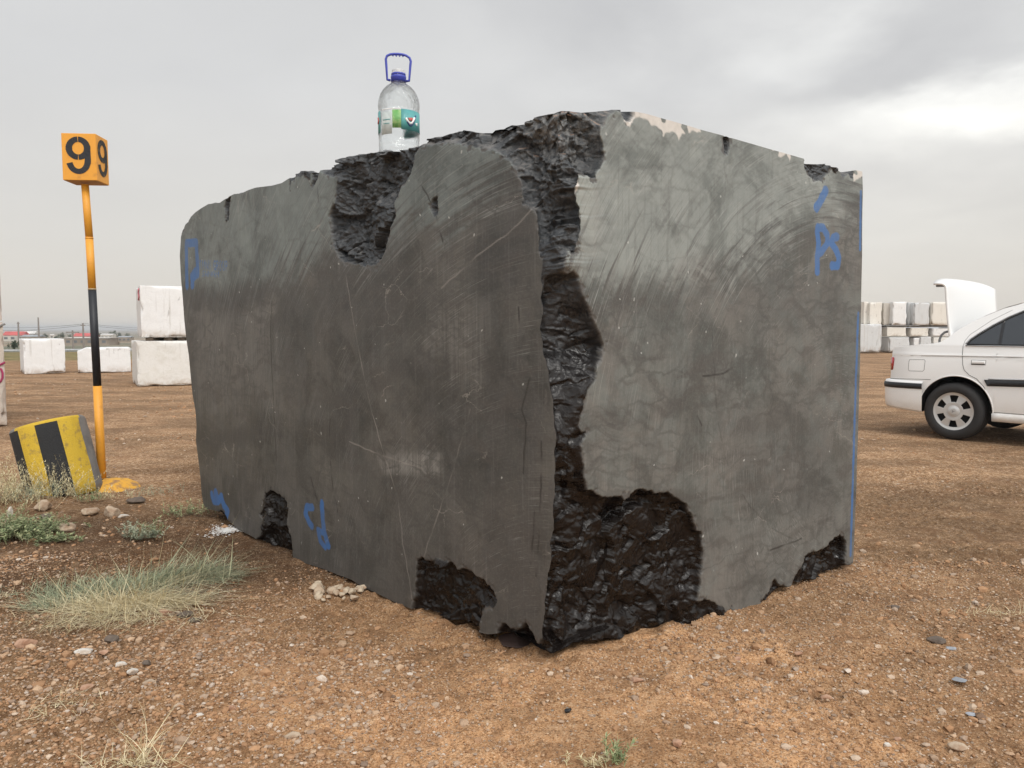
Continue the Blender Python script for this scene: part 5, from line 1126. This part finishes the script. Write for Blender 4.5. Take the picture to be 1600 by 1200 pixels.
for i in range(26):                                       # small rubble heap against the left face
    px = 492 + 76 * RNG.random(); py = 920 + 20 * RNG.random()
    stone(px, py, 8 + 13 * RNG.random(), .45 + .3 * RNG.random(), m_rockc if i % 3 else m_rockt, 'pale cream broken stone chip in the small heap by the dark block' if i % 3 else 'tan broken stone chip among the cream ones in the small heap by the dark block', 300 + i, 'pale broken stone chips heaped beside the dark block', rot=RNG.random() * 6, sink=.05, cat='stone chip')
o = stone(802, 1006, 62, .42, simple('brown_prop_stone', (.05, .028, .022), .8, (30, .6, .004)), 'dark red brown prop stone wedged under the near corner of the block', 777, cat='stone', sink=.3)
o.location = Vector(BC + uL * .30 - nL * .075) + Vector((0, 0, .012)); o.scale = (1, 1, .8)
# white spill of stone dust by the far left foot
m_dust = simple('white_stone_dust', (.58, .57, .55), .95, (30, .8, .01), scale=38, col2=(.36, .31, .27), lo=.5, hi=.62)
dust_at = on(350, 829)

# ================================================================== GRAVEL (one uncountable layer)
m_grav, N = newmat('gravel')
ri = N.geo(8); p = N.geo(); nz = N.noise(p, 60, 4, .7)
c = N.ramp(ri, [(0, (.22, .12, .062)), (.25, (.44, .26, .145)), (.45, (.32, .175, .09)), (.62, (.50, .35, .23)), (.76, (.29, .21, .155)), (.88, (.56, .44, .33)), (.95, (.16, .10, .065)), (1, (.66, .57, .48))])
c = N.mix(N.ss(nz, .45, .7, 0, .5), c, (.26, .15, .085)); finish(N, c, .92, N.bump(nz, .4, .003), spec=.2)
cV, cF = ico(1)
vars_ = []
for k in range(14):
    rg = np.random.default_rng(900 + k); V = cV.copy()
    for q in range(5): n_ = rg.normal(size=3); n_ /= np.linalg.norm(n_); h_ = V @ n_ - (.45 + .3 * rg.random()); V -= np.clip(h_, 0, None)[:, None] * n_
    vars_.append(V * (1, .6 + .5 * rg.random(), .35 + .4 * rg.random()))
vars_ = np.array(vars_)
def scatter(n, xr, yr, s0, s1, dens=None, pw=3.0):
    x = RNG.uniform(*xr, n); y = RNG.uniform(*yr, n)
    k = np.abs(x) < y * .72 + .35; x = x[k]; y = y[k]
    if dens is not None: k = RNG.random(len(x)) < dens(x, y); x = x[k]; y = y[k]
    rel = np.stack([x - BC[0], y - BC[1], 0 * x], 1); ins = ((rel @ uL) > -.02) & ((rel @ uL) < 3.4) & ((rel @ uR) > -.02) & ((rel @ uR) < 2.0)
    x = x[~ins]; y = y[~ins]; s = s0 + (s1 - s0) * RNG.random(len(x)) ** pw; return x, y, s
def dn(x, y):
    P_ = np.stack([x, y, 0 * x], 1); v = fbm(P_ * .9 + 5, 3)
    d_ = np.clip(.24 + .6 * v + .95 * np.exp(-((x + 1.25) ** 2 / 1.0 + (y - 2.55) ** 2 / .5)) + .5 * np.exp(-((x - 1.6) ** 2 / .9 + (y - 2.6) ** 2 / .8)) + .3 * np.exp(-((x + 2.5) ** 2 + (y - 4) ** 2) / 1.2), .03, 1)
    return d_
sets = [scatter(150000, (-3, 3.2), (1.35, 4.0), .0020, .0080, dn, 1.9), scatter(6500, (-3, 3.2), (1.4, 4.0), .007, .020, dn, 2.6), scatter(22000, (-6, 7), (4.0, 9), .004, .016, dn, 2.4), scatter(9000, (-14, 16), (8, 22), .010, .035, lambda x, y: np.clip(.3 + fbm(np.stack([x * .3, y * .8, 0 * x], 1), 3), .05, 1), 2.4)]
sets.append(scatter(900, (-3, 3), (1.5, 5), .012, .030, dn, 2.2)); sets.append(scatter(5200, (-2.0, -.35), (1.5, 2.9), .004, .014, None, 1.8)); sets.append(scatter(2500, (.5, 3.0), (1.5, 3.4), .004, .012, dn, 1.8))
x, y, s = [np.concatenate(q) for q in zip(*sets)]; n = len(x)
vi = RNG.integers(0, 14, n); a_ = RNG.uniform(0, 6.28, n); ca, sa = np.cos(a_), np.sin(a_)
V = vars_[vi] * s[:, None, None]; V = np.stack([V[:, :, 0] * ca[:, None] - V[:, :, 1] * sa[:, None], V[:, :, 0] * sa[:, None] + V[:, :, 1] * ca[:, None], V[:, :, 2]], 2)
# sit on the displaced earth sheet
Zg = P[:, 2].reshape(len(gx), len(gy)); ix = np.clip(np.searchsorted(gx, x) - 1, 0, len(gx) - 2); iy = np.clip(np.searchsorted(gy, y) - 1, 0, len(gy) - 2)
zg = (Zg[ix, iy] + Zg[ix + 1, iy + 1]) / 2
V += np.stack([x, y, zg + s * .12], 1)[:, None, :]
Fc = (cF[None] + (np.arange(n) * len(cV))[:, None, None]).reshape(-1, 3)
gravel = tag(mesh_np('gravel', V.reshape(-1, 3), Fc, m_grav, None, False), kind='stuff', label='loose gravel and stone chips strewn over the brown earth', cat='gravel')

nd = 1500; an = RNG.uniform(0, 6.28, nd); ra = np.abs(RNG.normal(size=nd)) * .5; wx = 1 + .4 * np.sin(an * 3 + 1); x = dust_at[0] + .02 + np.cos(an) * ra * .12 * wx; y = dust_at[1] + np.sin(an) * ra * .12 * wx; s = .002 + .007 * RNG.random(nd) ** 2.2
V = vars_[RNG.integers(0, 14, nd)] * s[:, None, None] * (1, 1, .8); zd = np.array([float(gz(a, b)) for a, b in zip(x, y)]) + .004 + s * .2
V = V + np.stack([x, y, zd], 1)[:, None, :]
tag(mesh_np('stone_dust', V.reshape(-1, 3), (cF[None] + (np.arange(nd) * len(cV))[:, None, None]).reshape(-1, 3), m_dust, None, False), 'white spill of crushed stone by the far left foot of the dark block', 'crushed stone', kind='stuff')

# ================================================================== PLANTS
def blades(name, roots, dirs, length, width, droop, mat, parent, seg=6, curl=.0):
    """tapered curved blades; roots (n,3), dirs (n,3) starting directions"""
    n = len(roots); dirs = dirs / np.linalg.norm(dirs, axis=1)[:, None]; t = np.linspace(0, 1, seg + 1)
    side = np.cross(dirs, (0, 0, 1.)); side /= (np.linalg.norm(side, axis=1)[:, None] + 1e-6)
    wob = RNG.normal(size=(n, 3)) * curl
    C = roots[:, None] + dirs[:, None] * (length[:, None] * t)[:, :, None] + wob[:, None] * (length[:, None] * (t ** 2))[:, :, None]
    C[:, :, 2] -= (droop * length)[:, None] * t ** 2; C[:, :, 2] = np.maximum(C[:, :, 2], .004 + .01 * RNG.random((n, 1)))
    W = (width[:, None] * (1 - t ** 1.5 * .92))[:, :, None] * side[:, None]
    V = np.stack([C - W / 2, C + W / 2], 2).reshape(-1, 3); k = 2 * (seg + 1); b = (np.arange(n) * k)[:, None] + np.arange(seg)[None] * 2; b = b.ravel()
    return mesh_np(name, V, np.stack([b, b + 1, b + 3, b + 2], 1), mat, parent)
def leafmat(name, stops, rough=.75):
    m, N = newmat(name); c = N.ramp(N.geo(8), stops); nz = N.noise(N.obj(), 30, 3); c = N.mix(N.ss(nz, .5, .7, 0, .3), c, stops[0][1]); finish(N, c, rough, spec=.25, Subsurface_Weight=0.0); return m
m_blade = leafmat('blue_green_blades', [(0, (.15, .175, .115)), (.35, (.25, .285, .185)), (.7, (.36, .385, .25)), (1, (.50, .47, .30))])
m_straw = leafmat('dry_straw', [(0, (.50, .41, .23)), (.4, (.70, .60, .38)), (.8, (.80, .72, .50)), (1, (.42, .33, .19))])
m_weed = leafmat('weed_leaves', [(0, (.13, .17, .085)), (.4, (.22, .27, .13)), (.8, (.36, .38, .20)), (1, (.50, .47, .28))])
m_dryw = leafmat('dry_weed', [(0, (.42, .36, .20)), (.5, (.60, .52, .31)), (1, (.70, .62, .42))])
m_sage = leafmat('grey_weed', [(0, (.20, .23, .16)), (.5, (.32, .35, .24)), (1, (.46, .47, .34))])
def clump(name, label, cat, spots, group=None):
    """spots: (px,py, n, spread m, length, lean(x,y), mat, part name, width, up, droop)"""
    a0 = on(spots[0][0], spots[0][1]); t = thing(name, label, cat, a0, group=group); byp = {}
    for (px, py, n, spx, spy, ln, lean, mat, pnm, wd, up_, dr) in spots:
        a = on(px, py) - a0; r = np.stack([RNG.normal(size=n) * spx, RNG.normal(size=n) * spy, np.zeros(n)], 1) + (a[0], a[1], 0)
        d_ = np.stack([RNG.normal(size=n) * .45 + lean[0], RNG.normal(size=n) * .45 + lean[1], np.abs(RNG.normal(size=n) * .3) + up_], 1); L = ln * (.45 + .70 * RNG.random(n))
        byp.setdefault((pnm, mat), []).append((r, d_, L, np.full(n, wd) * (.7 + .6 * RNG.random(n)), np.full(n, dr)))
    for (pnm, mat), q in byp.items():
        r, d_, L, w, dr = [np.concatenate(z_) for z_ in zip(*q)]; blades(pnm, r, d_, L, w, dr, mat, t, curl=.30)
    return t
B_, S_ = 'green_blades', 'dry_blades'
clump('grass_clump', 'big sprawling clump of blue green grass with straw, left foreground', 'grass',
      [(180, 922, 560, .14, .05, .13, (0, .0), m_blade, B_, .0034, .42, .42), (112, 932, 500, .11, .055, .12, (-.4, -.1), m_blade, B_, .0034, .36, .4), (240, 914, 320, .10, .05, .13, (.4, 0), m_blade, B_, .0034, .40, .4), (80, 947, 230, .05, .05, .10, (-.5, -.2), m_blade, B_, .0034, .5, .4),
       (200, 945, 620, .15, .045, .22, (.9, -.25), m_straw, S_, .0026, .16, .25), (165, 950, 460, .13, .05, .18, (-.9, -.3), m_straw, S_, .0026, .14, .22), (240, 940, 180, .12, .04, .24, (1.0, .1), m_straw, S_, .0024, .18, .25), (200, 968, 320, .18, .05, .16, (.2, -.6), m_straw, S_, .0018, .12, .25), (150, 972, 260, .13, .05, .13, (-.2, -.5), m_dryw, S_, .0016, .15, .25)])
clump('grass_clump', 'second clump of long blue green grass leaning right towards the dark block', 'grass',
      [(272, 905, 480, .09, .05, .20, (.9, .15), m_blade, B_, .0038, .34, .30), (310, 900, 400, .09, .05, .17, (.7, .1), m_blade, B_, .0038, .45, .36), (260, 915, 110, .06, .04, .30, (1.0, .1), m_straw, S_, .0026, .30, .2), (330, 908, 160, .06, .04, .15, (.7, -.2), m_blade, B_, .0022, .5, .4), (250, 930, 160, .14, .04, .20, (.9, -.2), m_sage, S_, .0020, .12, .2)])
def weed(label, px, py, nst, hgt, spread, mat, leafs, lw, group=None, cat='weed', name='leafy_weed', stem=None, seed=0, spiky=0.0):
    a = on(px, py); t = thing(name, label, cat, a, group=group); stem = stem or mat; R = []; D = []; Lh = []; LR = []; LD = []; LL = []
    for i in range(nst):
        r = np.array([RNG.normal() * spread, RNG.normal() * spread * .6, 0]); d_ = np.array([RNG.normal() * .5, RNG.normal() * .5, 1.0]); d_ /= np.linalg.norm(d_); h_ = hgt * (.45 + .7 * RNG.random()); R.append(r); D.append(d_); Lh.append(h_)
        for k in range(leafs):
            f = .15 + .85 * (k + RNG.random()) / leafs; q = r + d_ * h_ * f; q[2] -= .12 * h_ * f * f; LR.append(q); ld = np.array([RNG.normal(), RNG.normal(), .5 + RNG.random() * spiky]); LD.append(ld / np.linalg.norm(ld)); LL.append(lw[0] * (.6 + .8 * RNG.random()))
    blades('stems', np.array(R), np.array(D), np.array(Lh), np.full(nst, .0022), np.full(nst, .12), stem, t, curl=.1)
    blades('leaves', np.array(LR), np.array(LD), np.array(LL), np.full(len(LR), lw[1]), np.full(len(LR), .25), mat, t, seg=3)
    return t
weed('tall dry feathery weed in front of the striped drum', 62, 774, 70, .30, .12, m_dryw, 22, (.022, .0035), spiky=1.0, name='dry_weed', cat='dry weed')
weed('straw coloured dry bush at the left edge below the drum', 8, 786, 150, .34, .22, m_dryw, 22, (.022, .0035), spiky=1.0, name='dry_weed', cat='dry weed')
weed('short dry weed at the right foot of the striped drum', 108, 777, 40, .12, .10, m_dryw, 14, (.018, .003), spiky=1.0, name='dry_weed', cat='dry weed')
weed('pale thorny sprig standing against the black stripe of the drum', 97, 765, 5, .24, .03, m_sage, 14, (.030, .0032), spiky=.6, name='dry_weed', cat='dry weed')
weed('grey green herb between dry bush and drum', 40, 783, 60, .16, .14, m_sage, 16, (.020, .006))
weed('bright green leafy weed in front of the stones at left', 50, 833, 110, .11, .11, m_weed, 18, (.020, .009))
weed('dense green weed at the left edge of the foreground', 4, 843, 120, .15, .13, m_weed, 18, (.022, .010))
weed('low green weed creeping under the long tan stone', 88, 846, 60, .05, .07, m_weed, 14, (.018, .008))
weed('yellow green sprigs beside the narrow upright stone', 14, 826, 30, .17, .05, m_weed, 16, (.016, .006))
weed('low round herb between the stones and the dark block', 213, 843, 34, .11, .055, m_sage, 16, (.018, .009))
weed('taller sparse herb next to the low round herb', 240, 838, 16, .13, .03, m_weed, 14, (.020, .009))
weed('small green herb near the far foot of the dark block', 292, 805, 34, .11, .08, m_weed, 12, (.022, .007))
weed('faint grey herb behind the dark flat stone', 246, 775, 30, .11, .09, m_sage, 10, (.018, .004))
weed('small yellow green weed on the left side of the sign foot', 140, 783, 28, .10, .06, m_weed, 12, (.018, .006))
weed('small dry weed on the right side of the sign foot', 182, 780, 22, .09, .07, m_dryw, 12, (.018, .004))
weed('pale green spiky sprig at the bottom edge right of centre', 962, 1198, 9, .085, .012, m_weed, 22, (.022, .0045), spiky=1.4)
weed('pale dried sprig lying left of the green sprig at the bottom edge', 935, 1199, 9, .04, .04, m_dryw, 12, (.020, .003), spiky=.4, name='dry_weed', cat='dry weed')
clump('straw_tuft', 'tuft of dry straw stalks at the bottom edge left of centre', 'dry grass', [(222, 1192, 26, .012, .012, .15, (.1, .1), m_straw, S_, .0030, .8, .1), (225, 1198, 60, .05, .015, .10, (.5, 0), m_straw, S_, .0024, .25, .2), (170, 1199, 60, .05, .012, .07, (0, 0), m_straw, S_, .002, .3, .3)])
clump('straw_tuft', 'flattened dry straw lying on the gravel at lower left', 'dry grass', [(95, 1105, 60, .05, .035, .09, (.2, 0), m_straw, S_, .0018, .08, .1), (85, 1120, 40, .04, .02, .07, (0, -.2), m_straw, S_, .0018, .06, .1)])
clump('straw_tuft', 'small dry straw wisp at the far left above the tan stone', 'dry grass', [(6, 935, 50, .03, .02, .06, (.1, 0), m_straw, S_, .002, .3, .3)])
clump('straw_tuft', 'pale dry straw lying on the dirt right of the block', 'dry grass', [(1553, 962, 60, .09, .02, .07, (.2, 0), m_straw, S_, .002, .08, .1)])

# ================================================================== HAZE
bm = bmesh.new(); box(bm, (-5000, -40, -10), (5000, 5000, 12))
mh = bpy.data.materials.new('haze'); mh.use_nodes = True; N = NT(mh.node_tree)
v = N.n('ShaderNodeVolumePrincipled', {'Color': (.93, .95, .98, 1), 'Density': .00050, 'Anisotropy': 0.2})
N.t.links.new(v.outputs[0], N.n('ShaderNodeOutputMaterial').inputs[1])
hz = tag(bm_obj('haze', bm, mh), kind='stuff', label='pale haze over the far plain', cat='haze')
